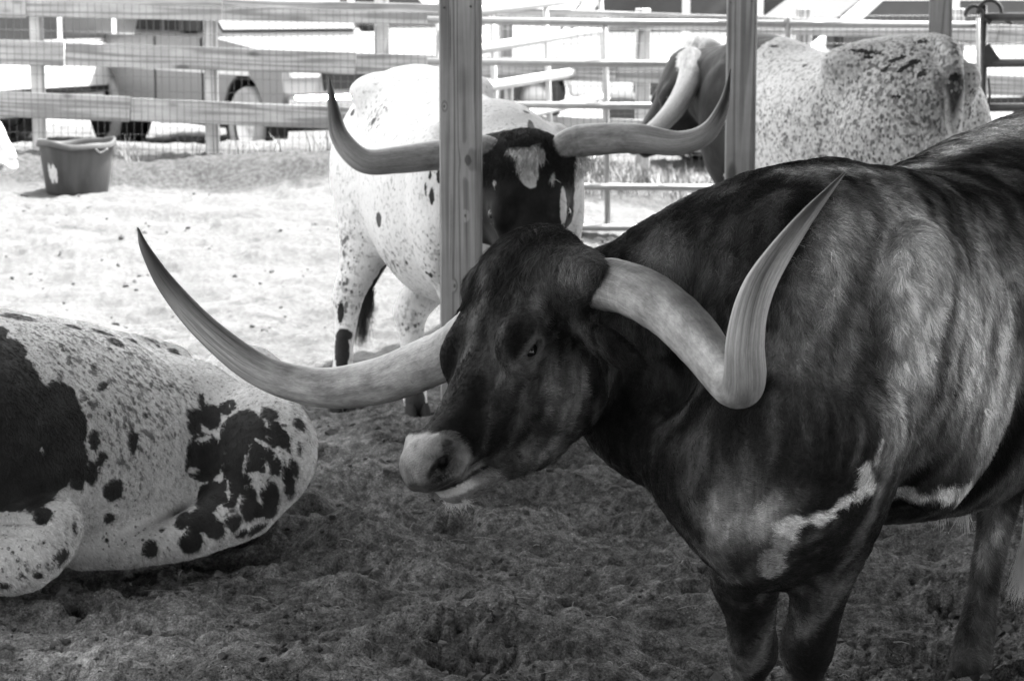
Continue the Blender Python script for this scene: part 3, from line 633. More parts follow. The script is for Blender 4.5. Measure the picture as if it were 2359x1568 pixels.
def pickup():
    pm = plain('silver_paint', .16, .4, .4, .2, .05, 3); dk = plain('dark_trim', .012, .5, .3); gl = plain('dark_glass', .02, .08, .6); wh = plain('white_rim', .65, .35, .5, .2); ty = plain('tyre_rubber', .28, .85, .2)  # white rim colour, shared by the emblem
    c = at(579, 360, 25.6); root = empty('pickup_truck', (c[0], c[1], 0), 'silver pickup truck parked behind the board fence, front wheel turned', 'truck', 'vehicles parked beyond the fence', math.radians(-58))
    Wd = 1.85; wb = 1.75     # x forward (to the right), y = -Wd/2 faces the camera
    def arch(cx, r, n=14): return [(cx - r*math.cos(math.pi*k/n), .40+r*math.sin(math.pi*k/n)) for k in range(n+1)]
    prof = [(-2.75, .50), (-wb-.47, .45)] + arch(-wb, .47) + [(-wb+.47, .42), (wb-.47, .42)] + arch(wb, .47) + [(wb+.47, .45), (2.55, .50), (2.62, .72), (2.58, .98), (2.3, 1.10), (.95, 1.22), (-2.75, 1.20)]
    m = MB(); m.prism(prof, -Wd/2, Wd/2); m.build('body', pm, root, local=True, bevel=.04)
    m = MB(); m.prism([(.98, 1.215), (.30, 1.78), (-.85, 1.80), (-1.25, 1.195)], -Wd/2+.12, Wd/2-.12); m.build('cab', pm, root, local=True, bevel=.05)
    m = MB(); m.prism([(.93, 1.27), (.33, 1.75), (.345, 1.765), (.96, 1.285)], -Wd/2+.17, Wd/2-.17); m.build('windshield', gl, root, local=True)
    for sg in (-1, 1):
        m = MB(); y = sg*(Wd/2-.118); m.prism([(.78, 1.26), (.25, 1.70), (-.35, 1.72), (-.35, 1.26)], y-.01, y+.01); m.build('side_window', gl, root, local=True)
        m = MB(); m.prism([(-.42, 1.26), (-.42, 1.72), (-.80, 1.72), (-1.10, 1.26)], y-.01, y+.01); m.build('side_window', gl, root, local=True)
        m = MB(); y = sg*(Wd/2+.10); m.box((.75, y, 1.33), (.14, .20, .17), None, .03); m.build('mirror', dk, root, local=True)
        for wx in (wb, -wb):
            m = MB(); r_ = .455; m.lathe([(r_, 0), (r_, .24)], (wx, sg*(Wd/2-.02) if sg < 0 else sg*(Wd/2-.22), .40), 36, [[1, 0, 0], [0, 0, 1], [0, -1, 0]]); m.build('wheel_well', dk, root, local=True)
            wheel(root, wx, sg*(Wd/2-.12), .375, .24, ty, wh)
        m = MB(); m.box((2.50, sg*.68, .93), (.22, .36, .18), None, .03); m.build('headlight', plain('lamp_lens', .7, .1, .6), root, local=True)
        m = MB(); m.box((.35, sg*(Wd/2+.004), .90), (3.1, .008, .09), None, .002); m.build('trim_strip', plain('light_trim', .55, .4), root, local=True)
        m = MB(); m.tube([(.83, sg*(Wd/2+.004), .46), (.83, sg*(Wd/2+.004), .80), (.80, sg*(Wd/2+.004), 1.20)], .012, 6); m.build('door_seam', dk, root, local=True)
        m = MB(); m.tube([(-.35, sg*(Wd/2+.004), .46), (-.35, sg*(Wd/2+.004), 1.20)], .012, 6); m.build('door_seam', dk, root, local=True)
        m = MB(); m.box((-.22, sg*(Wd/2+.02), 1.04), (.18, .04, .05), None, .01); m.build('door_handle', dk, root, local=True)
        m = MB()
        for k in range(9): m.box((-1.0+.05*k, sg*(Wd/2+.006), .985), (.032, .01, .05 if k % 3 else .06), None, .002)
        m.build('emblem', wh, root, local=True)
    m = MB(); m.box((2.68, 0, .58), (.18, Wd*.96, .22), None, .03); m.build('bumper', plain('chrome', .6, .2, .5, .9), root, local=True)
    m = MB(); m.box((2.60, 0, .84), (.07, 1.0, .24), None, .02); m.build('grille', dk, root, local=True)
    m = MB(); m.box((0, 0, .38), (3.6, Wd*.8, .16), None, .02); m.build('underbody', dk, root, local=True)
def suv(loc, rz, lab, name, paint=.78, Wd=1.9, hgt=1.9, windows=True):
    pm = plain(name+'_paint', paint, .3, .5, 0, .04, 3); dk = plain(name+'_trim', .012, .5, .3); gl = plain(name+'_glass', .045, .08, .6); ty = plain(name+'_tyre', .05, .85, .2); wh = plain(name+'_rim', .5, .35, .5, .4)
    root = empty(name, loc, lab, {'van': 'van', 'sedan': 'car'}.get(name, 'car'), 'vehicles parked beyond the fence', rz); wb = 1.45
    def arch(cx, r, n=12): return [(cx - r*math.cos(math.pi*k/n), .36+r*math.sin(math.pi*k/n)) for k in range(n+1)]
    prof = [(-2.35, .45)] + arch(-wb, .42) + arch(wb, .42) + [(2.3, .45), (2.38, .7), (2.3, .95), (1.15, 1.10), (-2.35, 1.12)]
    m = MB(); m.prism(prof, -Wd/2, Wd/2); m.build('body', pm, root, local=True, bevel=.05)
    m = MB(); m.prism([(1.2, 1.09), (.45, hgt-.03), (.2, hgt), (-2.1, hgt), (-2.35, 1.1)], -Wd/2+.06, Wd/2-.06); m.build('cabin', pm, root, local=True, bevel=.06)
    m = MB(); m.prism([(1.14, 1.16), (.48, hgt-.08), (.5, hgt-.06), (1.17, 1.18)], -Wd/2+.15, Wd/2-.15); m.build('windshield', gl, root, local=True)
    for sg in (-1, 1):
        y = sg*(Wd/2-.055)
        for q in ([(.9, 1.16), (.38, hgt-.12), (-.35, hgt-.12), (-.35, 1.16)], [(-.45, 1.16), (-.45, hgt-.12), (-1.25, hgt-.12), (-1.25, 1.16)], [(-1.35, 1.16), (-1.35, hgt-.12), (-2.0, hgt-.12), (-2.2, 1.16)]):
            m = MB(); m.prism(q, y-.01, y+.01); m.build('side_window', gl, root, local=True)
        m = MB(); m.box((.95, sg*(Wd/2+.08), 1.22), (.12, .2, .2), None, .03); m.build('mirror', dk, root, local=True)
        for wx in (wb, -wb):
            m = MB(); m.lathe([(.405, 0), (.405, .24)], (wx, sg*(Wd/2-.02) if sg < 0 else sg*(Wd/2-.22), .36), 30, [[1, 0, 0], [0, 0, 1], [0, -1, 0]]); m.build('wheel_well', dk, root, local=True)
            wheel(root, wx, sg*(Wd/2-.12), .35, .22, ty, wh)
        m = MB(); m.box((2.24, sg*.66, .86), (.22, .38, .16), None, .03); m.build('headlight', plain(name+'_lens', .6, .1, .6), root, local=True)
        m = MB(); m.box((-.2, sg*(Wd/2+.004), .62), (2.2, .01, .07), None, .002); m.build('rubbing_strip', dk, root, local=True)
    m = MB(); m.box((2.40, 0, .52), (.14, Wd*.96, .22), None, .03); m.build('bumper', dk, root, local=True)
    m = MB(); m.box((2.345, 0, .76), (.08, .9, .16), None, .02); m.build('grille', dk, root, local=True)
    return root
def vehicles():
    pickup()
    c = at(-60, 330, 26); suv((c[0], c[1], 0), math.radians(-120), 'white estate car at the left edge behind the fence, its dark front towards the pen', 'estate_car', .7)
    c = at(1500, 240, 31); suv((c[0], c[1], 0), math.radians(178), 'white van parked behind the gates, its row of dark windows above the top bar', 'van', .8, 2.0, 2.1)
    c = at(2010, 240, 24); suv((c[0], c[1], 0), math.radians(200), 'white car behind the roan longhorn, black framed door mirror showing above the gate', 'sedan', .82, 1.85, 1.7)
    c = at(860, 200, 34); suv((c[0], c[1], 0), math.radians(10), 'white wagon far back between the pickup truck and the gates', 'wagon', .85, 1.9, 1.8)
# ------------------------------------------------------------------ weeds along the fence
def weeds():
    r = np.random.default_rng(9); V = []; F = []
    spots = [(at(px, 0, 1)[0]*17.2, 17.25 + r.normal()*.12) for px in r.uniform(250, 900, 16)] + [(at(px, 0, 1)[0]*17.9, 17.9+r.normal()*.25) for px in r.uniform(1320, 1700, 150)] + [(at(px, 0, 1)[0]*17.0, 17.0+r.normal()*.15) for px in r.uniform(1000, 2350, 80)]
    for x, y in spots:
        z = float(gh(np.array([x]), np.array([y]))[0])
        for _ in range(r.integers(6, 16)):
            a = r.random()*6.28; Lb = r.uniform(.08, .26); ln = r.uniform(.2, .7); wv = r.uniform(.003, .006); d = np.array([math.cos(a), math.sin(a), 0]); s_ = np.array([-d[1], d[0], 0])*wv
            b = np.array([x, y, z-.02]) + r.normal(size=3)*np.array([.04, .04, 0]); bi = len(V)
            for t_ in (0, .4, .75): c = b + d*Lb*ln*t_**2 + np.array([0, 0, Lb*t_*(1-.2*t_)]); V += [c-s_*(1-t_*.6), c+s_*(1-t_*.6)]
            V.append(b + d*Lb*ln + np.array([0, 0, Lb*.85])); F += [(bi, bi+1, bi+3, bi+2), (bi+2, bi+3, bi+5, bi+4), (bi+4, bi+5, bi+6)]
    me = bpy.data.meshes.new('grass'); me.from_pydata([tuple(v) for v in V], [], F); me.materials.append(plain('dry_grass', .22, .7, .2, 0, .35, 6)); o = bpy.data.objects.new('grass', me); C.objects.link(o); tag(o, kind='stuff')
EAVE, RW, RLEN = .62, 11.0, 7.5
# ------------------------------------------------------------------ cattle
def head_frame(n, l):
    n = nrm(n); l = np.asarray(l, float); l = nrm(l - n*np.dot(l, n)); return n, l, -np.cross(l, n)
def add_head(B, o, n, l, u, s=1.0, chin=(0, 0, 0), wide=1.0, fine=True):
    o = np.asarray(o, float); M = np.stack([n, l, u], 1)
    H = lambda t, a=0, b=0: o + s*(n*t + l*a*wide + u*b)
    ts = np.array([-.07, -.03, .04, .12, .20, .28, .355, .42, .466, .496])
    top = np.array([.02, .055, .072, .056, .038, .026, .019, .024, .018, -.014])
    bot = np.array([-.06, -.11, -.16, -.205, -.225, -.185, -.115, -.075, -.056, -.042])
    wid = np.array([.06, .10, .118, .122, .115, .09, .072, .070, .060, .028])*wide
    B.loft(o, n, l, u, ts*s, top*s, bot*s, wid*s, k=.03, ex=2.4, pear=.04)
    for sg in (1, -1):
        B.ell(H(.175, sg*.080, -.125), np.array([.100, .042, .105])*s, M, .03)
        B.ell(H(.165, sg*.098, .024), np.array([.055, .026, .024])*s, M, .035)
        B.tube([H(.215, sg*.105, -.02), H(.30, sg*.080, -.045), H(.37, sg*.066, -.05)], np.array([.022, .018, .012])*s, .03)
        B.tube([H(.01, sg*.03, .0), H(.01, sg*.10, .002), H(.015, sg*.15, .003), H(.015, sg*.205, .004)], np.array([.074, .064, .054, .026])*s, .05)
    B.ell(H(-.015, 0, .03), np.array([.07, .09, .05])*s, M, .05)
    for sg in (1, -1): B.ell(H(.448, sg*.038, -.030), np.array([.042, .036, .026])*s, M, .02)
    B.ell(H(.440, 0, -.016), np.array([.052, .067, .045])*s, M, .025)
    B.ell(H(.075, 0, .030), np.array([.10, .10, .042])*s, M, .04)
    for sg in (1, -1): B.tube([H(.03, sg*.12, -.02), H(.15, sg*.095, -.015)], np.array([.05, .04])*s, .05)
    cx, cy, cz = chin
    B.tube([H(.15, 0, -.185), H(.26, cy*.3, -.185), H(.36, cy*.7, -.138), H(.405, cy, -.116), H(.448+cx, cy, -.084+cz)], np.array([.070, .052, .034, .031, .031])*s, .022, flat=(l, 1.45))
    for sg in (1, -1):
        # nostril: raised wing and a comma-shaped hollow
        B.tube([H(.428, sg*.034, .012), H(.410, sg*.060, .008), H(.404, sg*.074, -.012), H(.420, sg*.077, -.036), H(.450, sg*.074, -.044)], np.array([.013, .016, .015, .012, .010])*s, .014)
        B.tube([H(.488, sg*.058, -.014), H(.468, sg*.074, -.015), H(.446, sg*.083, -.010), H(.428, sg*.083, .001), H(.420, sg*.073, .012)], np.array([.012, .021, .019, .013, .006])*s, .005, op='s')
        B.tube([H(.462, sg*.070, -.012), H(.440, sg*.044, -.012)], np.array([.012, .010])*s, .006, op='s')
        # mouth slit
        B.tube([H(.505, 0, -.046), H(.488, sg*.045, -.050), H(.455, sg*.070, -.066), H(.42, sg*.079, -.084), H(.389, sg*.078, -.102), H(.372, sg*.075, -.105)], np.array([.006, .008, .009, .008, .006, .003])*s, .006, op='s')
        # eye: ball under heavy half-closed lids
        B.ell(H(.188, sg*.114, .000), np.array([.042, .026, .028])*s, M, .03)
        B.tube([H(.158, sg*.134, -.002), H(.188, sg*.143, -.010), H(.220, sg*.133, -.002)], np.array([.004, .0085, .004])*s, .004, op='s')
        B.tube([H(.150, sg*.137, .014), H(.186, sg*.146, .014), H(.226, sg*.134, .010)], np.array([.002, .0025, .002])*s, .010, op='s')
        B.tube([H(.155, sg*.134, -.026), H(.188, sg*.140, -.030), H(.222, sg*.130, -.024)], np.array([.002, .0025, .002])*s, .010, op='s')
    return H
def leg_front(B, top, elbow, knee, fet, toe, s=1.0, k=.06):
    top, elbow, knee, fet, toe = [np.asarray(x, float) for x in (top, elbow, knee, fet, toe)]
    m1 = elbow*.5+knee*.5; m2 = knee*.5+fet*.5
    B.tube([top, elbow, m1, knee], np.array([.13, .098, .066, .054])*s, k)
    B.tube([knee*1.0+(elbow-knee)*.08, knee, knee+(fet-knee)*.2, m2, fet, fet+(toe-fet)*.5], np.array([.052, .055, .043, .035, .043, .040])*s, .025)
def leg_hind(B, hip, stifle, hock, fet, toe, s=1.0, k=.08):
    hip, stifle, hock, fet, toe = [np.asarray(x, float) for x in (hip, stifle, hock, fet, toe)]
    B.tube([hip, hip*.45+stifle*.55, stifle*.45+hock*.55, hock], np.array([.19, .165, .085, .052])*s, k)
    B.tube([hock+(0, 0, .05), hock, hock*.7+fet*.3, hock*.3+fet*.7, fet, fet+(toe-fet)*.5], np.array([.045, .055, .043, .037, .044, .041])*s, .03)
def hoof(toe, fdir, mat, parent, s=1.0):
    """two claws, cut flat at the ground"""
    mb = MB(); fd = nrm([fdir[0], fdir[1], 0]); sd_ = np.array([-fd[1], fd[0], 0])
    for sg in (-1, 1):
        c = np.asarray(toe, float) + sd_*.026*s*sg; z0 = c[2]-.045; rings = []
        for zz, sc, sh in ((-.0, 1.0, .014), (.03, .93, .006), (.06, .80, -.006), (.078, .6, -.014)):
            for k in range(12):
                a = 2*math.pi*k/12; rr = (1+.28*max(0, math.cos(a)))
                rings.append(np.array([c[0], c[1], z0+zz*s]) + s*sc*(fd*(.040*math.cos(a)*rr+sh) + sd_*.024*math.sin(a)))
        F = [(i*12+k, i*12+(k+1) % 12, (i+1)*12+(k+1) % 12, (i+1)*12+k) for i in range(3) for k in range(12)]
        F += [tuple(range(12))[::-1], tuple(36+k for k in range(12))]; mb.add(rings, F)
    return mb.build('hoof', mat, parent, True)
def torso(B, base, F, L, top=None, bot=None, wid=None, k=.07):
    U = np.array([0, 0, 1.0])
    ts = [-.95, -.87, -.70, -.50, -.20, .10, .35, .55, .70, .80]
    B.loft(base, F, L, U, ts, top, bot, wid, k, 2.25)
def P3(base, F, L):
    return lambda f, l, z: np.asarray(base, float) + np.asarray(F)*f + np.asarray(L)*l + np.array([0, 0, z])
def ear(B, a, b, c, up, s=1.0, k=.03):
    """leaf-shaped hanging ear"""
    B.tube([a, b, c], np.array([.030, .052, .010])*s, k, flat=(up, .35), n=9)
def strands(name, roots, ends, mat, parent, n, r=.0012, sag=.05, spread=.02, seed=3, curl=.0):
    g = np.random.default_rng(seed); i = g.integers(0, len(roots), n); t = np.linspace(0, 1, 9)
    R = np.asarray(roots)[i]+g.normal(size=(n, 3))*spread*.5; E = np.asarray(ends)[i]+g.normal(size=(n, 3))*spread
    Q = R[:, None]*(1-t)[None, :, None] + E[:, None]*t[None, :, None]
    Q[..., 2] += (sag*np.sin(math.pi*t))[None]*g.uniform(.5, 1.5, (n, 1))
    ph = g.uniform(0, 6.28, (n, 3)); Q += curl*np.sin(t[None, :, None]*7+ph[:, None])*t[None, :, None]
    hc = bpy.data.hair_curves.new(name); hc.add_curves([9]*n)
    hc.attributes['position'].data.foreach_set('vector', Q.astype(np.float32).ravel())
    ra = hc.attributes.get('radius') or hc.attributes.new('radius', 'FLOAT', 'POINT')
    ra.data.foreach_set('value', (np.ones((n, 1))*(1-.85*t)[None]*r).astype(np.float32).ravel())
    hc.materials.append(mat); o = bpy.data.objects.new(name, hc); C.objects.link(o); put(o, parent); return o
def eyeball(c, r, mat, parent):
    mb = MB(); mb.lathe([(r*math.sin(math.pi*k/10)+1e-5, r*math.cos(math.pi*k/10)) for k in range(11)], c, 16)
    return mb.build('eye', mat, parent, True)
M_hoof = plain('hoof_horn', .035, .85, .1); M_eye = plain('eye_dark', .006, .08, .6, var=.02)
M_hairdark = plain('dark_hair', .022, .6, .3); M_hairlight = plain('pale_hair', .6, .6, .3)
# ---- brindle steer in front, head turned to the left
def brindle_cow():
    root = empty('longhorn_cow', (.95, 5.25, 0), 'dark brindle longhorn in front, standing with lowered head turned left and huge curved horns', 'cow', 'longhorn cattle in the pen')
    F = np.array([-.6, -.8, 0]); L = np.array([.8, -.6, 0]); base = np.array([.95, 5.25, 0]); p = P3(base, F, L)
    B = Body()
    top = [1.20, 1.33, 1.425, 1.425, 1.375, 1.325, 1.335, 1.345, 1.30, 1.14]
    bot = [1.0, .86, .74, .68, .61, .585, .60, .645, .72, .92]
    wid = [.09, .19, .25, .28, .335, .355, .30, .24, .19, .11]
    torso(B, base, F, L, top, bot, wid)
    for sg in (1, -1):
        B.ell(p(-.52, sg*.20, 1.28), (.10, .07, .06), k=.10)
        B.ell(p(.50, sg*.22, .96), np.array([.17, .085, .30]), np.stack([nrm(F+(0, 0, -.25)), L, nrm(np.array([0, 0, 1])+F*.25)], 1), .05)
        B.ell(p(-.70, sg*.17, .93), (.20, .13, .30), np.stack([F, L, (0, 0, 1)], 1), .08)
    # neck crest and neck
    nf = np.array([.25, -.97, 0])
    B.tube([p(.40, 0, 1.06), at(1800, 690, 4.86), at(1650, 730, 4.88), at(1500, 770, 4.95), at(1390, 765, 4.98)], [.25, .235, .215, .18, .155], .08, flat=(nf, .66))
    B.tube([at(1900, 470, 4.92), at(1760, 500, 4.90), at(1590, 560, 4.92), at(1440, 640, 4.96)], [.065, .075, .08, .07], .07)
    # dewlap and brisket
    B.tube([at(1420, 960, 4.86), at(1530, 1030, 4.76), at(1625, 1130, 4.64), at(1730, 1235, 4.57), at(1790, 1265, 4.60)], [.08, .09, .095, .095, .07], .07, flat=((.8, -.6, 0), .6))
    B.ell(at(1800, 1060, 4.64), (.20, .20, .22), k=.08)
    # legs
    leg_front(B, at(1960, 1000, 4.60), at(1930, 1190, 4.60), at(1858, 1490, 4.64), (.567, 4.66, .16), (.545, 4.63, .05), .86, .04)
    leg_front(B, at(1780, 1150, 4.84), at(1722, 1300, 4.84), at(1735, 1500, 4.86), (.474, 4.88, .16), (.455, 4.85, .05), .82, .04)
    leg_hind(B, p(-.62, -.15, .98), p(-.47, -.20, .76), (1.225, 5.90, .53), (1.15, 5.85, .09), (1.12, 5.80, .0), 1.0)
    leg_hind(B, p(-.62, .15, .98), p(-.52, .20, .76), (1.55, 5.66, .53), (1.50, 5.63, .14), (1.47, 5.59, .05), 1.0)
    # head
    n, l, u = head_frame((-.50, -.50, -.72), (.60, -.76, .25))
    o = at(1240, 640, 4.74)
    H = add_head(B, o, n, l, u, 1.0, chin=(.004, .012, .0))
    ear(B, H(.085, .125, -.07), H(.11, .22, -.10), H(.135, .315, -.13), nrm(n+.2*u), .95)
    ear(B, H(.05, -.14, -.045), H(.05, -.22, -.05), H(.06, -.30, -.07), n, 1.0)
    # throat
    B.tube([H(.09, 0, -.14), at(1420, 900, 4.90), at(1500, 960, 4.84)], [.085, .10, .11], .06, flat=(l, .75))
    V, Fc = B.mesh(.0105, 1); N = normals(V, Fc)
    # skin: broad muscle relief, neck folds, jaw crease
    q = (V-o) @ np.stack([n, l, u], 1)
    body = sstep(-.02, -.16, q[:, 0]) + 0*q[:, 1]
    rel = fbm(V*np.array([1, 1, .45]), 9, 3, 4)*.006*body + fbm(V, 26, 2, 9)*.0014
    jaw = np.exp(-(((np.hypot(q[:, 0]-.185, q[:, 2]+.105)-.142)/.010)**2))*(q[:, 1] > .03)*sstep(.34, .22, q[:, 0])*sstep(.02, -.06, q[:, 2])
    rel = rel - .007*jaw
    # shoulder / rib crease behind the elbow
    f_ = (V-base) @ F; l_ = (V-base) @ L
    crease = np.exp(-((f_-.33-.05*np.sin(V[:, 2]*5))/.022)**2)*sstep(.05, .15, l_)*sstep(.60, .75, V[:, 2])*sstep(1.28, 1.1, V[:, 2])
    ribs = np.sin((f_*1.0+V[:, 2]*.12)*62)*.0016*sstep(.28, .2, f_)*sstep(-.45, -.3, f_)*sstep(.7, .85, V[:, 2])*sstep(1.25, 1.1, V[:, 2])
    V = V + N*(rel - .016*crease + ribs)[:, None]; N = normals(V, Fc)
    q = (V-o) @ np.stack([n, l, u], 1); head = sstep(-.03, .05, q[:, 0])*sstep(.26, .2, np.abs(q[:, 1]))*sstep(-.24, -.2, q[:, 2])
    # brindle: dark stripes that run down and back over a lighter ground
    f_ = (V-base) @ F; z = V[:, 2]
    s1 = f_ + .32*(z-1.0) + .10*np.maximum(z-1.1, 0)*3
    co = np.column_stack([s1*10, ((V-base) @ L)*5, z*1.7])
    st = fbm(co, 1.5, 4, 21, .62) + .55*fbm(np.column_stack([s1*44, ((V-base) @ L)*20, z*7]), 1, 3, 5)
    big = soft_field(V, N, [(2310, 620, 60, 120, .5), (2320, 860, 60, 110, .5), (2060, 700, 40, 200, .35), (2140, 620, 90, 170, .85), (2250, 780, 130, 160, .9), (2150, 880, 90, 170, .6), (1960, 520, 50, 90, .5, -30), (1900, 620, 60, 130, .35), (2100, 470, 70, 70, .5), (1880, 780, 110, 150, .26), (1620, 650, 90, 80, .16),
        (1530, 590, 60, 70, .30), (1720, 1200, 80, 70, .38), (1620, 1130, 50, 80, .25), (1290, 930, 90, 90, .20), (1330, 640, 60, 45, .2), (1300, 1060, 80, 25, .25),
        (1960, 378, 110, 12, .8), (2200, 332, 60, 14, 1.1, 24), (2280, 300, 60, 18, 1.3, 24), (2345, 275, 50, 22, 1.3, 24), (2110, 372, 50, 9, .9, 10), (1560, 1010, 60, 40, .12), (2280, 1000, 90, 80, .3), (2310, 1250, 40, 60, .3), (1110, 600, 12, 40, .5)])  # the leading thin strip paints rim light along the withers
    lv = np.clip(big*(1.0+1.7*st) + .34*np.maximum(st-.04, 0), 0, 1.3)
    tone = .009 + .022*np.clip(.4+st, 0, 1.2) + .66*lv
    tone *= 1 - .5*head
    tone = tone + .11*head*np.clip(fbm(V*np.array([1, 1, .5]), 42, 3, 8)+.5*fbm(V*np.array([1, 1, .5]), 110, 2, 81)+.05+.6*np.exp(-((q[:, 0]-.19)/.07)**2-((q[:, 2]+.09)/.07)**2), 0, 1)*sstep(.02, .10, q[:, 1])*sstep(.36, .25, q[:, 0])
    tone = tone + .05*sstep(.14, .0, q[:, 0])*sstep(-.14, -.06, q[:, 0])*sstep(.26, .2, np.abs(q[:, 1]))*np.clip(.5+fbm(V*np.array([1.6, 1, .6]), 30, 3, 77), 0, 1)
    ey = np.min([np.hypot(np.hypot((q[:, 0]-.188)/1.5, q[:, 2]+.008), (np.abs(q[:, 1])-.13)*.5) for sg in (1,)], 0); tone = tone + .075*np.exp(-((ey-.019)/.006)**2)*head
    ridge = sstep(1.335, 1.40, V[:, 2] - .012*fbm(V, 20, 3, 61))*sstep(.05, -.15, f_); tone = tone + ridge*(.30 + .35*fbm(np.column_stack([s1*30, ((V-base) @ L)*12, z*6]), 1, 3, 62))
    # white markings (belly strip, elbow) and the pale muzzle
    wh = spot_field(V, N, [(2012, 1112, 26, 40, 10), (1990, 1144, 14, 11), (1950, 1168, 44, 6, 32), (1885, 1205, 44, 13), (1825, 1210, 48, 9, 10), (1780, 1310, 34, 40), (1800, 1255, 26, 30), (1850, 1212, 24, 16),
                           (2100, 1152, 80, 16, -8), (2190, 1145, 60, 22), (2240, 1128, 50, 26, 15), (2038, 1050, 6, 30, -14)])
    wh = sstep(-.004, .004, wh + .016*fbm(V, 40, 3, 2))
    wh *= np.where(V[:, 2] < 1.0, 1, 0)
    wt = .78 - .46*spot_field(V, N, [(1790, 1300, 60, 60)]).__gt__(0); tone = tone*(1-wh) + wh*(wt+.1*fbm(V, 40, 2, 3))
    um = np.interp(q[:, 0], [.35, .389, .42, .455, .488, .51], [-.106, -.102, -.084, -.066, -.050, -.046]); rl = q[:, 2]-um; la = np.abs(q[:, 1])
    nz = .007*fbm(V, 40, 3, 6)
    mz = sstep(-.004, .004, q[:, 0]-.406 + .016*np.exp(-((la-.064)/.022)**2)*sstep(-.045, -.02, q[:, 2]) + nz)*sstep(-.075, -.06, q[:, 2]-nz)
    mz = np.maximum(mz, sstep(.026, .018, rl+nz)*sstep(.384, .390, q[:, 0]))
    mz = np.maximum(mz, sstep(.392, .398, q[:, 0]+nz)*sstep(-.002, -.006, rl))*head
    mt = .155 + .12*fbm(V, 60, 3, 11) + .05*sstep(.02, .035, q[:, 2])
    mt = mt - .16*np.clip(.65+fbm(V, 26, 3, 31), 0, 1)*sstep(.048, .030, rl)*sstep(.44, .47, q[:, 0]) - .10*np.clip(.5+1.3*fbm(V, 45, 3, 33), 0, 1)*sstep(.03, .012, rl)
    mt = np.where(rl < -.004, .17+.05*fbm(V, 60, 2, 34), mt); lb = sstep(-.004, -.006, rl)*sstep(-.027, -.022, rl)*sstep(.425, .445, q[:, 0]); mt = mt*(1-lb) + lb*.52
    mt = np.maximum(mt, .035)*(.12+.88*sstep(.0022, .0048, np.abs(rl)))
    nos = np.min([np.linalg.norm(V-H(*h_), axis=1)-r_ for sg in (1, -1) for h_, r_ in (((.486, sg*.060, -.014), .016), ((.474, sg*.070, -.015), .023), ((.458, sg*.078, -.013), .023), ((.446, sg*.082, -.010), .021), ((.434, sg*.081, -.002), .017), ((.424, sg*.076, .008), .011), ((.452, sg*.056, -.012), .018))], 0); mt = mt*(.07+.93*sstep(-.003, .004, nos))*(.72+.28*sstep(.003, .013, nos))
    tone = tone*(1-mz) + mt*mz
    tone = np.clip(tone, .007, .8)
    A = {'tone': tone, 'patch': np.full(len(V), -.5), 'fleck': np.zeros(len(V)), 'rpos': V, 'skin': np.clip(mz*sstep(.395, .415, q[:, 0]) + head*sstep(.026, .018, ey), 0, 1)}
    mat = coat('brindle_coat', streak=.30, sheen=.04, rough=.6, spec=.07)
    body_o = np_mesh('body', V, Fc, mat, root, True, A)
    hm = horn_mat('grey_horn', .33, streak=.62, k0=.585)
    # near horn, far horn
    horn([H(.02, .05, .01), at(1400, 655, 4.60), at(1490, 684, 4.50), at(1575, 748, 4.36), at(1640, 826, 4.18), at(1684, 882, 4.00), at(1708, 890, 3.88), at(1717, 858, 3.80), at(1717, 790, 3.78), at(1731, 706, 3.80), at(1768, 625, 3.86), at(1850, 510, 3.97), at(1945, 399, 4.08)],
         [.045, .0505, .0505, .0475, .042, .0370, .0350, .0335, .0305, .0275, .0235, .0145, .002], hm, root, seed=1, segs=120)
    horn([H(.02, -.05, .01), at(1062, 795, 4.92), at(985, 835, 5.02), at(880, 875, 5.12), at(745, 893, 5.20), at(610, 858, 5.26), at(490, 772, 5.30), at(395, 670, 5.33), at(338, 580, 5.34), at(317, 524, 5.35)],
         [.047, .0525, .053, .0505, .044, .037, .031, .023, .0125, .002], hm, root, seed=2)
    for sg in (1, -1): eyeball(H(.188, sg*.1185, -.008), .021, M_eye, root)
    for toe in ((.545, 4.63, .05), (.455, 4.85, .05), (1.125, 5.81, -.012), (1.47, 5.59, .05)): hoof(toe, F, M_hoof, root, 1.15)
    if FUR:
        cent = p(0, 0, .95)
        def flow(P, Nn):
            qq = (P-o) @ np.stack([n, l, u], 1); hd = sstep(-.04, .04, qq[:, 0])[:, None]
            bodyf = -F*.8 + np.array([0, 0, -1.0])
            side = np.sign(qq[:, 1])[:, None]*l
            fore = sstep(.16, .06, qq[:, 0])[:, None]
            headf = fore*(n*.8+side*.5) + (1-fore)*(-n*.7 + side*.3 - u*.6)
            return bodyf*(1-hd) + headf*hd
        def keep(c, nn):
            qq = (c-o) @ np.stack([n, l, u], 1); px, py, dz = proj(c)
            vis = sstep(-.35, .0, (nn*(np.array([0, 0, CAMH])-c)).sum(1)/np.linalg.norm(c-np.array([0, 0, CAMH]), axis=1))*(px < 2520)*(py < 1720)
            bare = (qq[:, 0] > .412)*(np.abs(qq[:, 1]) < .12)*(qq[:, 2] > -.102)
            eyb = np.hypot((qq[:, 0]-.188)/1.5, qq[:, 2]+.008) < .021
            return vis*(1-.985*bare)*(1-.97*eyb*(qq[:, 0] > 0)*(np.abs(qq[:, 1]) < .17)) + 1e-9
        ln = lambda P: .012 + .010*sstep(.0, -.15, ((P-o) @ n)) + .010*sstep(.10, -.02, ((P-o) @ n))*sstep(-.10, .0, (P-o) @ u)*sstep(-.25, -.1, (P-o) @ n)
        lf = lambda P: .20 + .12*sstep(.08, -.02, ((P-o) @ n))*sstep(-.05, .03, (P-o) @ u)*sstep(-.25, -.1, (P-o) @ n)
        make_fur('coat_hair', V, Fc, N, 560000, ln, .00055, flow, mat, A, root, keep, lf, 11, 4, .35, .55)
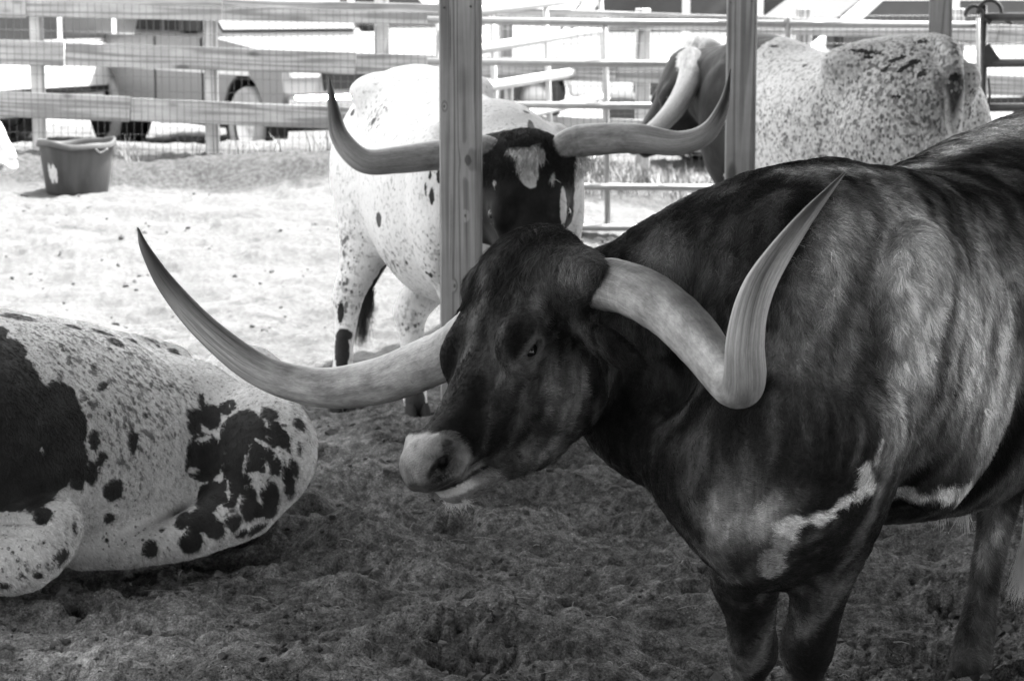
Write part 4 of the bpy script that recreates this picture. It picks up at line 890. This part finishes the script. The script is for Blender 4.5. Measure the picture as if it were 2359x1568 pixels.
        def keep2(c, nn):
            qq = (c-o) @ np.stack([n, l, u], 1)
            return sstep(.13, .0, qq[:, 0])*sstep(-.12, -.03, qq[:, 0])*sstep(.13, .06, np.abs(qq[:, 1]))*sstep(.0, .04, qq[:, 2]) + 1e-12
        make_fur('forelock', V, Fc, N, 5000, .030, .0006, lambda P, Nn: n*.9 + l*(((P-o) @ l)*5)[:, None] + .4*fbm(P, 25, 2, 3)[:, None]*l, mat, A, root, keep2, .38, 12, 6, .3)
        strands('chin_hair', [H(.470, a, -.102) for a in (-.02, 0, .02, .04)], [H(.477, a*1.05, -.112) for a in (-.02, 0, .02, .045)], M_hairlight, root, 220, .0003, .0, .010)
        bl = at(2190, 1150, 5.12); strands('belly_tassel', [bl+(-.02, 0, 0), bl+(.03, .0, 0)], [bl+(-.03, 0, -.045), bl+(.03, 0, -.055)], M_hairlight, root, 170, .0008, 0, .012)
    t0 = p(-.98, .12, 1.2)
    tl = MB(); tl.tube(catmull([p(-.92, .0, 1.28), p(-1.0, .0, 1.1), at(2385, 900, 5.95), at(2375, 1180, 5.92)], 20), np.linspace(.035, .018, 20), 10); tl.build('tail', mat, root, True)
    strands('tail_switch', [at(2380, 1160, 5.92), at(2376, 1200, 5.92)], [at(2345, 1372, 5.88), at(2368, 1330, 5.9), at(2342, 1320, 5.9)], M_hairlight, root, 420, .0009, .0, .012, 5, .012)
    return root
# ---- white spotted steer behind the post, facing the camera
def white_cow():
    F = nrm([.30, -.954, 0]); L = np.array([-F[1], F[0], 0]); base = np.array([-.21, 9.40, 0]); p = P3(base, F, L)
    root = empty('longhorn_cow', base, 'white speckled longhorn with black face and white blaze standing behind the wooden post', 'cow', 'longhorn cattle in the pen')
    B = Body()
    top = [1.22, 1.33, 1.39, 1.385, 1.33, 1.29, 1.28, 1.28, 1.22, 1.08]
    bot = [1.0, .84, .72, .62, .52, .49, .54, .60, .70, .9]
    wid = [.10, .19, .26, .29, .33, .34, .29, .24, .19, .12]
    torso(B, base, F, L, top, bot, wid)
    for sg in (1, -1):
        B.ell(p(-.52, sg*.20, 1.29), (.10, .07, .06), k=.10); B.ell(p(-.90, sg*.10, 1.18), (.07, .06, .07), k=.06)
        B.ell(p(.50, sg*.24, .93), (.17, .085, .28), np.stack([F, L, (0, 0, 1)], 1), .05)
        B.ell(p(-.70, sg*.19, .92), (.22, .13, .30), np.stack([F, L, (0, 0, 1)], 1), .08)
    hr, hl = at(788, 948, 9.67), at(962, 972, 9.45)
    leg_hind(B, p(-.66, -.15, .98), p(-.52, -.20, .76), at(800, 690, 9.80), at(788, 880, 9.70), hr+(0, 0, .03), 1.0)
    leg_hind(B, p(-.62, .15, .98), p(-.42, .18, .76), at(945, 720, 9.55), at(955, 905, 9.5), hl+(0, 0, .03), 1.08)
    leg_front(B, p(.50, -.17, .85), p(.50, -.17, .72), p(.50, -.13, .42), p(.50, -.12, .14), p(.53, -.12, .05), 1)
    leg_front(B, p(.50, .17, .85), p(.50, .17, .72), p(.50, .13, .42), p(.50, .12, .14), p(.53, .12, .05), 1)
    n, l, u = head_frame((.04, -.50, -.86), (1, .06, .0)); o = at(1214, 372, 8.58)
    B.tube([p(.45, 0, 1.0), p(.75, .02, 1.0), o+(.0, .26, -.12), o+(0, .08, -.05)], [.27, .22, .17, .13], .08)
    B.tube([p(.70, 0, .85), o+(.0, .25, -.30), o+(0, .06, -.22)], [.12, .11, .08], .06, flat=(L, .5))
    H = add_head(B, o, n, l, u, 1.10, wide=.88)
    ear(B, H(.07, -.12, -.06), H(.10, -.17, -.075), H(.15, -.22, -.09), n, .7)
    V, Fc = B.mesh(.015, 1); N = normals(V, Fc)
    V = V + N*(fbm(V, 8, 3, 3)*.006)[:, None]; N = normals(V, Fc)
    q = (V-o) @ np.stack([n, l, u], 1)
    headf = np.minimum(sstep(-.13, -.11, q[:, 0])-.5, np.minimum(.165-np.abs(q[:, 1]), q[:, 2]+.22))
    headf = np.maximum(headf, .05-np.linalg.norm(V-H(.11, -.18, -.075), axis=1))
    sp = [(860, 508, 10, 18, 5), (982, 452, 6, 21), (968, 440, 3, 16), (1005, 400, 12, 21), (1013, 430, 7, 16), (979, 400, 4, 15), (924, 611, 5, 5), (982, 643, 6, 8), (972, 636, 6, 4), (938, 575, 4, 7),
          (776, 800, 18, 52), (788, 900, 18, 60), (772, 720, 8, 30), (786, 760, 22, 14), (965, 940, 26, 40), (1225, 275, 8, 26, 10), (1218, 245, 8, 10), (1240, 292, 22, 8), (1030, 560, 6, 40), (850, 270, 8, 10), (800, 255, 10, 10)]
    pat = spot_field(V, N, sp); hd = np.clip(headf, -.4, .02)
    pat = np.maximum(pat, hd)
    bl = spot_field(V, N, [(1205, 338, 44, 14, -6), (1240, 340, 20, 22), (1215, 366, 30, 22, 20), (1224, 392, 22, 24), (1230, 412, 12, 12), (1180, 346, 16, 9), (1286, 405, 5, 16, -10), (1310, 470, 8, 50), (1126, 420, 4, 8)])
    pat = np.where(bl > -.02, np.minimum(pat, -bl*1.0), pat)
    fl = soft_field(V, N, [(850, 262, 40, 50, .8), (885, 615, 50, 30, .75), (920, 600, 60, 60, .3), (815, 540, 20, 60, .3), (945, 750, 40, 40, .5), (800, 700, 40, 60, .5), (900, 420, 90, 90, .15), (1000, 600, 50, 60, .3), (780, 560, 16, 60, .7), (960, 690, 50, 14, .5), (1090, 260, 60, 40, .1)])
    fl = np.clip(fl*1.2 + .10 + .06*fbm(V, 6, 2, 1), 0, .95)
    A = {'tone': .66+.06*fbm(V, 7, 3, 5), 'patch': pat, 'fleck': fl, 'rpos': V}
    mat = coat('white_spotted_coat', .018, .11, 46, streak=.12, edge=.02, roan=.5)
    np_mesh('body', V, Fc, mat, root, True, A)
    hm = horn_mat('weathered_horn', .25, .88, .70, .35)
    horn([H(.02, .06, .02), at(1322, 330, 8.57), at(1400, 320, 8.52), at(1480, 320, 8.46), at(1565, 330, 8.40), at(1630, 305, 8.38), at(1668, 240, 8.40), at(1683, 160, 8.44)], [.055, .058, .056, .05, .042, .034, .020, .002], hm, root, seed=5)
    horn([H(.02, -.06, .02), at(1112, 348, 8.57), at(1020, 356, 8.52), at(920, 368, 8.46), at(838, 370, 8.42), at(785, 318, 8.42), at(768, 250, 8.44), at(758, 176, 8.46)], [.055, .058, .055, .048, .043, .034, .021, .002], hm, root, seed=6)
    for sg in (1, -1): eyeball(H(.186, sg*.128, .004), .024, M_eye, root)
    for toe in (hr+(0, 0, .035), hl+(0, 0, .035), p(.53, -.12, .05), p(.53, .12, .05)): hoof(toe, F, M_hoof, root, 1.1)
    tl = MB(); tl.tube(catmull([p(-.93, 0, 1.25), p(-1.02, .03, 1.0), p(-.98, .06, .75), at(850, 660, 10.0)], 20), np.linspace(.034, .02, 20), 10); tl.build('tail', mat, root, True)

    strands('tail_switch', [at(846, 650, 10.0), at(852, 670, 10.0)], [at(828, 790, 9.95), at(846, 730, 10), at(838, 760, 10), at(815, 830, 9.9)], M_hairdark, root, 500, .0012, 0, .018, 5, .012)
    if FUR:
        def keep(c, nn):
            qq = (c-o) @ np.stack([n, l, u], 1); return sstep(.12, .06, qq[:, 0])*sstep(-.15, -.1, qq[:, 0])*sstep(.25, .2, np.abs(qq[:, 1]))*sstep(-.02, .05, qq[:, 2])+1e-9
        make_fur('forelock', V, Fc, N, 5000, .022, .0010, lambda P, Nn: n+.5*l*fbm(P, 20, 2, 2)[:, None], mat, A, root, keep, .45, 3, 5)
    return root
# ---- roan steer on the right, rump towards the camera
def roan_cow():
    F = nrm([-.51, .86, 0]); L = np.array([-F[1], F[0], 0]); base = np.array([1.54, 11.98, .04]); p = P3(base, F, L)
    root = empty('longhorn_cow', base, 'roan flecked longhorn with dark head, rump turned to the camera, between two posts', 'cow', 'longhorn cattle in the pen')
    B = Body()
    top = [1.26, 1.39, 1.445, 1.43, 1.35, 1.35, 1.40, 1.42, 1.36, 1.2]
    bot = [1.0, .82, .70, .62, .53, .50, .55, .62, .70, .9]
    wid = [.11, .21, .28, .33, .39, .40, .34, .27, .21, .12]
    torso(B, base, F, L, top, bot, wid)
    for sg in (1, -1):
        B.ell(p(-.50, sg*.22, 1.32), (.14, .08, .06), k=.14); B.ell(p(-.93, sg*.10, 1.24), (.07, .06, .08), k=.06)
        B.ell(p(.50, sg*.25, .98), (.17, .09, .30), np.stack([F, L, (0, 0, 1)], 1), .05)
        B.ell(p(-.74, sg*.20, .95), (.22, .14, .33), np.stack([F, L, (0, 0, 1)], 1), .08)
        leg_hind(B, p(-.68, sg*.16, 1.0), p(-.55, sg*.20, .76), p(-.80, sg*.18, .5), p(-.78, sg*.17, .14), p(-.74, sg*.17, .05), 1.05)
        leg_front(B, p(.50, sg*.17, .85), p(.50, sg*.17, .72), p(.50, sg*.15, .42), p(.50, sg*.14, .14), p(.53, sg*.14, .05), 1.0)
    B.tube([p(-.80, 0, 1.40), p(-.94, .02, 1.37), p(-1.02, .05, 1.22), p(-1.03, .06, 1.0), p(-1.02, .06, .7)], [.06, .055, .045, .035, .03], .04)
    B.tube([p(-1.0, -.02, 1.22), p(-1.0, -.03, 1.08)], [.045, .02], .03, op='s')
    n, l, u = head_frame((-.60, -.12, -.79), (.10, -.99, .06)); o = at(1582, 160, 12.80)
    B.tube([p(.40, 0, 1.12), p(.78, .02, 1.14), o+(.17, .0, -.05), o+(.03, 0, -.03)], [.27, .23, .17, .13], .08)
    H = add_head(B, o, n, l, u, 1.06, wide=1.12)
    ear(B, H(.06, .13, -.05), H(.05, .20, -.09), H(.06, .27, -.13), u, 1.0); ear(B, H(.06, -.14, -.05), H(.05, -.22, -.09), H(.06, -.30, -.12), u, 1.0)
    V, Fc = B.mesh(.016, 1); N = normals(V, Fc); V = V + N*(fbm(V, 8, 3, 13)*.007)[:, None]; N = normals(V, Fc)
    q = (V-o) @ np.stack([n, l, u], 1); f_ = (V-base) @ F
    neckd = f_ - .82
    pat = np.clip(np.maximum(neckd, .76-np.linalg.norm(V-o-n*.12, axis=1)), -.4, .05)
    pw = spot_field(V, N, [(1582, 118, 26, 34, 30), (1560, 140, 14, 30, 30)]); pat = np.where(pw > -.02, np.minimum(pat, -pw), pat)
    sp = [(1790, 93, 12, 5), (1930, 95, 14, 4), (1990, 108, 40, 5, -12), (2115, 88, 22, 6), (2060, 126, 26, 5, 22), (2086, 140, 34, 7, 30), (2110, 165, 12, 10, 20), (1985, 130, 9, 5), (2192, 168, 14, 10), (2055, 212, 9, 5), (1845, 140, 9, 4, 20), (2030, 150, 12, 5, 30)]
    pat = np.maximum(pat, spot_field(V, N, sp))
    fl = soft_field(V, N, [(2080, 150, 90, 50, .9), (2130, 240, 50, 90, .6), (1900, 320, 60, 60, .3), (2000, 220, 80, 60, .3), (2220, 130, 40, 40, .5), (2000, 330, 80, 60, .2)])
    fl = np.clip(fl + .62 + .16*fbm(V, 7, 3, 9) - .25*sstep(.0, .5, f_), .03, .95)
    A = {'tone': .64+.07*fbm(V, 9, 3, 5) - .14*sstep(.1, .5, f_), 'patch': pat, 'fleck': fl, 'rpos': V}
    A['tone'] = A['tone']*(1-np.clip(soft_field(V, N, [(2192, 176, 34, 26, 1.1), (2190, 215, 18, 44, .9), (2186, 262, 11, 44, .7)]), 0, .95)); A['fleck'] = A['fleck']*(1-.5*sstep(-.4, .1, f_)*np.clip(.5+fbm(V, 3, 2, 19), 0, 1))  # hollow by the tail: its shade and dark skin put into the tone
    mat = coat('roan_flecked_coat', .016, .15, 52, streak=.22, edge=.07, roan=.5)
    np_mesh('body', V, Fc, mat, root, True, A)
    hm = horn_mat('pale_horn', .40, .85, .86, .25)
    horn([H(.02, .06, .0), at(1592, 135, 12.74), at(1592, 165, 12.58), at(1580, 205, 12.42), at(1550, 255, 12.28), at(1505, 300, 12.20), at(1450, 330, 12.16)], [.055, .062, .063, .059, .052, .043, .032], hm, root, seed=8)
    horn([H(.0, -.03, .03), at(1596, 108, 13.02), at(1612, 97, 13.12), at(1640, 101, 13.22), at(1676, 122, 13.3), at(1720, 150, 13.35)], [.05, .052, .044, .03, .016, .003], hm, root, seed=9)
    for sg in (1, -1): eyeball(H(.186, sg*.124, .004), .022, M_eye, root)
    for f, sg in ((-.74, 1), (-.74, -1), (.53, 1), (.53, -1)): hoof(p(f, sg*.16, .05), F, M_hoof, root, 1.1)
    return root
# ---- spotted steer lying at the left
def lying_cow():
    A_ = nrm([.70, .72, 0]); L = nrm([.72, -.70, 0])
    root = empty('longhorn_cow', (-1.2, 7.25, 0), 'white longhorn with big dark blotches lying down on the dirt at the left', 'cow', 'longhorn cattle in the pen')
    B = Body()
    g = lambda x, y, z: np.array([x, y, z])
    B.tube([at(-420, 1020, 6.55), at(-150, 1000, 6.85), at(90, 1020, 7.10), at(300, 1045, 7.36), at(470, 1050, 7.62), at(570, 1010, 7.86)], [.33, .375, .37, .325, .255, .16], .08, n=26)
    B.tube([at(-150, 750, 7.05), at(100, 775, 7.28), at(260, 803, 7.42), at(400, 830, 7.60)], [.045, .05, .05, .045], .09)
    # thigh, hip, far hip
    B.ell(at(578, 1047, 7.30), (.165, .25, .215), np.stack([nrm([.75, .55, -.35]), nrm([-.55, .75, 0]), nrm([.25, .2, .95])], 1), .09)
    B.ell(at(560, 905, 7.95), (.17, .16, .16), k=.08)
    B.ell(at(440, 930, 7.40), (.13, .12, .12), k=.10)
    # folded hind shank along the ground, foreleg folded at the left
    B.tube([at(560, 1165, 7.18), at(460, 1222, 7.04), at(330, 1258, 6.98), at(190, 1272, 6.95)], [.10, .075, .056, .05], .05)
    B.ell(at(60, 1235, 6.72), (.155, .16, .115), k=.04)
    B.tube([at(130, 1210, 6.68), at(60, 1290, 6.60), at(-120, 1320, 6.55)], [.075, .085, .06], .035)
    B.tube([at(-420, 1010, 6.55), at(-620, 880, 6.35), at(-800, 760, 6.3)], [.27, .2, .15], .08)
    n, l, u = head_frame((-.85, -.3, -.35), (.35, -.93, .05)); o = at(-840, 700, 6.3)
    H = add_head(B, o, n, l, u, 1.0)
    V, Fc = B.mesh(.0125, 1); N = normals(V, Fc)
    px, py, dz = proj(V)
    fold = np.exp(-((py-(1200+.0006*(px-0)**2))/9)**2)*(px < 110)*(px > -80) + .8*np.exp(-((py-(1226+.0008*px**2))/8)**2)*(px < 80)*(px > -80)
    V = V + N*(fbm(V, 7, 3, 3)*.008 - .010*fold*(V[:, 1] < 7.0))[:, None]; V[:, 2] = np.maximum(V[:, 2], -.05); N = normals(V, Fc)
    Z = lambda L_: [((x*.4814), 660.5+y*.4814, rx*.4814, ry*.4814, *r) for x, y, rx, ry, *r in L_]
    sp = Z([(140, 760, 230, 330), (60, 560, 150, 280), (330, 690, 105, 160), (300, 540, 90, 110), (250, 880, 130, 120), (60, 300, 90, 90), (0, 200, 45, 60), (205, 1065, 50, 45), (60, 1000, 150, 100), (395, 850, 45, 120), (100, 120, 90, 16, -8),
        (515, 455, 24, 34), (665, 740, 25, 62), (565, 985, 50, 60), (470, 720, 26, 52), (460, 890, 30, 62), (510, 825, 28, 38), (395, 935, 30, 45), (545, 1120, 28, 36), (535, 1215, 16, 13), (870, 1085, 36, 54), (740, 1255, 38, 48, -20), (940, 1230, 58, 60, -20), (1055, 1165, 48, 52), (1140, 1115, 42, 56),
        (360, 165, 46, 28), (500, 190, 60, 14, -14), (565, 235, 42, 46), (655, 240, 28, 20, -30), (735, 232, 36, 12, -14), (845, 290, 32, 46), (770, 260, 12, 16), (720, 605, 12, 14), (840, 462, 14, 12), (770, 1140, 10, 10),
        (1000, 800, 95, 120), (1130, 690, 120, 120), (1240, 800, 80, 100), (1120, 850, 90, 90), (985, 530, 18, 40), (1080, 550, 45, 42), (950, 600, 42, 34), (950, 650, 40, 46), (1000, 980, 80, 90), (1090, 960, 75, 80), (980, 1095, 72, 62), (1215, 1030, 46, 90), (1300, 1020, 46, 80), (1250, 1080, 60, 40), (1320, 870, 48, 60), (1395, 930, 28, 135), (1442, 880, 18, 50), (1285, 580, 50, 34, -35), (1370, 700, 24, 52, 15), (1455, 645, 26, 34, 20), (1455, 765, 12, 42), (1320, 1090, 42, 36), (1245, 1175, 60, 22, 25), (1180, 1195, 40, 20, 20), (1020, 600, 50, 70, 20), (1320, 690, 48, 80, 20),
        (322, 1300, 24, 46, -25), (212, 1330, 13, 13), (280, 1315, 10, 12), (205, 1400, 26, 20), (115, 1400, 20, 16), (15, 1455, 36, 20), (376, 1130, 9, 42), (305, 1350, 10, 10), (35, 1350, 10, 8), (245, 1340, 9, 12), (345, 1220, 7, 10), (222, 1195, 7, 7)])
    pat = spot_field(V, N, sp)
    ng = spot_field(V, N, Z([(1140, 850, 9, 52, -8), (1076, 955, 8, 62, 6), (1292, 850, 8, 52, 12), (1255, 735, 62, 11, -32), (1215, 915, 55, 18, -5), (985, 705, 42, 13, 8), (1160, 1010, 10, 50, -10), (1340, 760, 10, 40, -20), (1330, 930, 34, 12, 30), (935, 890, 26, 14, 20), (1110, 1090, 60, 10, 25), (1040, 655, 26, 5, 10), (1250, 960, 12, 40), (1060, 1030, 12, 30, -30), (1395, 800, 6, 50), (225, 780, 9, 8), (1170, 760, 4, 30), (1090, 560, 4, 26, 30)]))
    pat = np.where(ng > -.015, np.minimum(pat, -ng), pat)
    fl = soft_field(V, N, [(x, y, rx, ry, a) for x, y, rx, ry, a in ((150, 770, 130, 60, .5), (250, 850, 120, 90, .55), (380, 880, 120, 100, .45), (330, 990, 80, 100, .45), (290, 1100, 80, 90, .35), (650, 950, 70, 100, .3), (60, 1270, 100, 60, .35), (450, 1250, 200, 40, .12))])
    fl = np.clip(fl+.32+.16*fbm(V, 9, 2, 2), .0, .85)
    A = {'tone': .60+.05*fbm(V, 9, 3, 5), 'patch': pat, 'fleck': fl, 'rpos': V}
    mat = coat('blotched_coat', .026, .11, 66, streak=.12, edge=.034)
    np_mesh('body', V, Fc, mat, root, True, A)
    hm = horn_mat('horn_of_lying_steer', .4)
    for sg in (1, -1):
        horn([H(.02, sg*.06, .02), H(0, sg*.25, .03), H(-.03, sg*.55, .1), H(-.02, sg*.75, .3)], [.05, .05, .035, .003], hm, root, 20, 40, seed=3)
        eyeball(H(.186, sg*.124, .004), .022, M_eye, root)
    if FUR:
        def keep(c, nn):
            px, py, dz = proj(c); return (px > -40)*sstep(-.3, .05, (nn*(np.array([0, 0, CAMH])-c)).sum(1)/np.linalg.norm(c-np.array([0, 0, CAMH]), axis=1))+1e-9
        make_fur('coat_hair', V, Fc, N, 150000, .014, .0007, lambda P, Nn: A_*.8+np.array([0, 0, -.8])+0*P, mat, A, root, keep, .2, 21, 4, .35, .35)
    return root
# ---- white steer lying by the tub at the far left: muzzle at the edge of the picture
def resting_cow():
    root = empty('longhorn_cow', (-3.9, 15.6, .4), 'white longhorn at the far left whose muzzle alone shows beside the black tub', 'cow', 'longhorn cattle in the pen')
    B = Body(); n, l, u = head_frame((.80, -.35, -.40), (-.42, -.90, 0.05)); mz = at(8, 385, 15.4); o = mz - n*.45
    H = add_head(B, o, n, l, u, 1.05)
    B.tube([o, o+(-.3, .1, -.02), o+(-.75, .25, -.12), o+(-1.4, .45, -.10), o+(-2.0, .6, -.15)], [.13, .19, .34, .40, .28], .07)
    V, Fc = B.mesh(.018, 1); N = normals(V, Fc); q = (V-o) @ np.stack([n, l, u], 1)
    nos = np.min([np.linalg.norm(V-H(.452, sg*.073, -.008), axis=1) for sg in (1, -1)], 0)
    A = {'tone': (.62+.05*fbm(V, 20, 2, 4))*(.2+.8*sstep(.01, .03, nos)), 'patch': np.full(len(V), -.5), 'fleck': np.clip(.10+.1*fbm(V, 9, 2, 1), 0, 1), 'rpos': V}
    mat = coat('white_coat', .05, .2, 40, streak=.1); np_mesh('body', V, Fc, mat, root, True, A)
    hm = horn_mat('horn_of_resting_steer', .5)
    for sg in (1, -1):
        horn([H(.02, sg*.06, .02), H(0, sg*.25, .03), H(-.03, sg*.5, .12), H(-.02, sg*.7, .32)], [.05, .05, .035, .003], hm, root, 20, 40, seed=3)
        eyeball(H(.186, sg*.124, .004), .022, M_eye, root)
    return root
FUR = True
build_ground(); shelter(); fence(); gates(); tub(); vehicles(); weeds()
brindle_cow(); white_cow(); roan_cow(); lying_cow(); resting_cow()
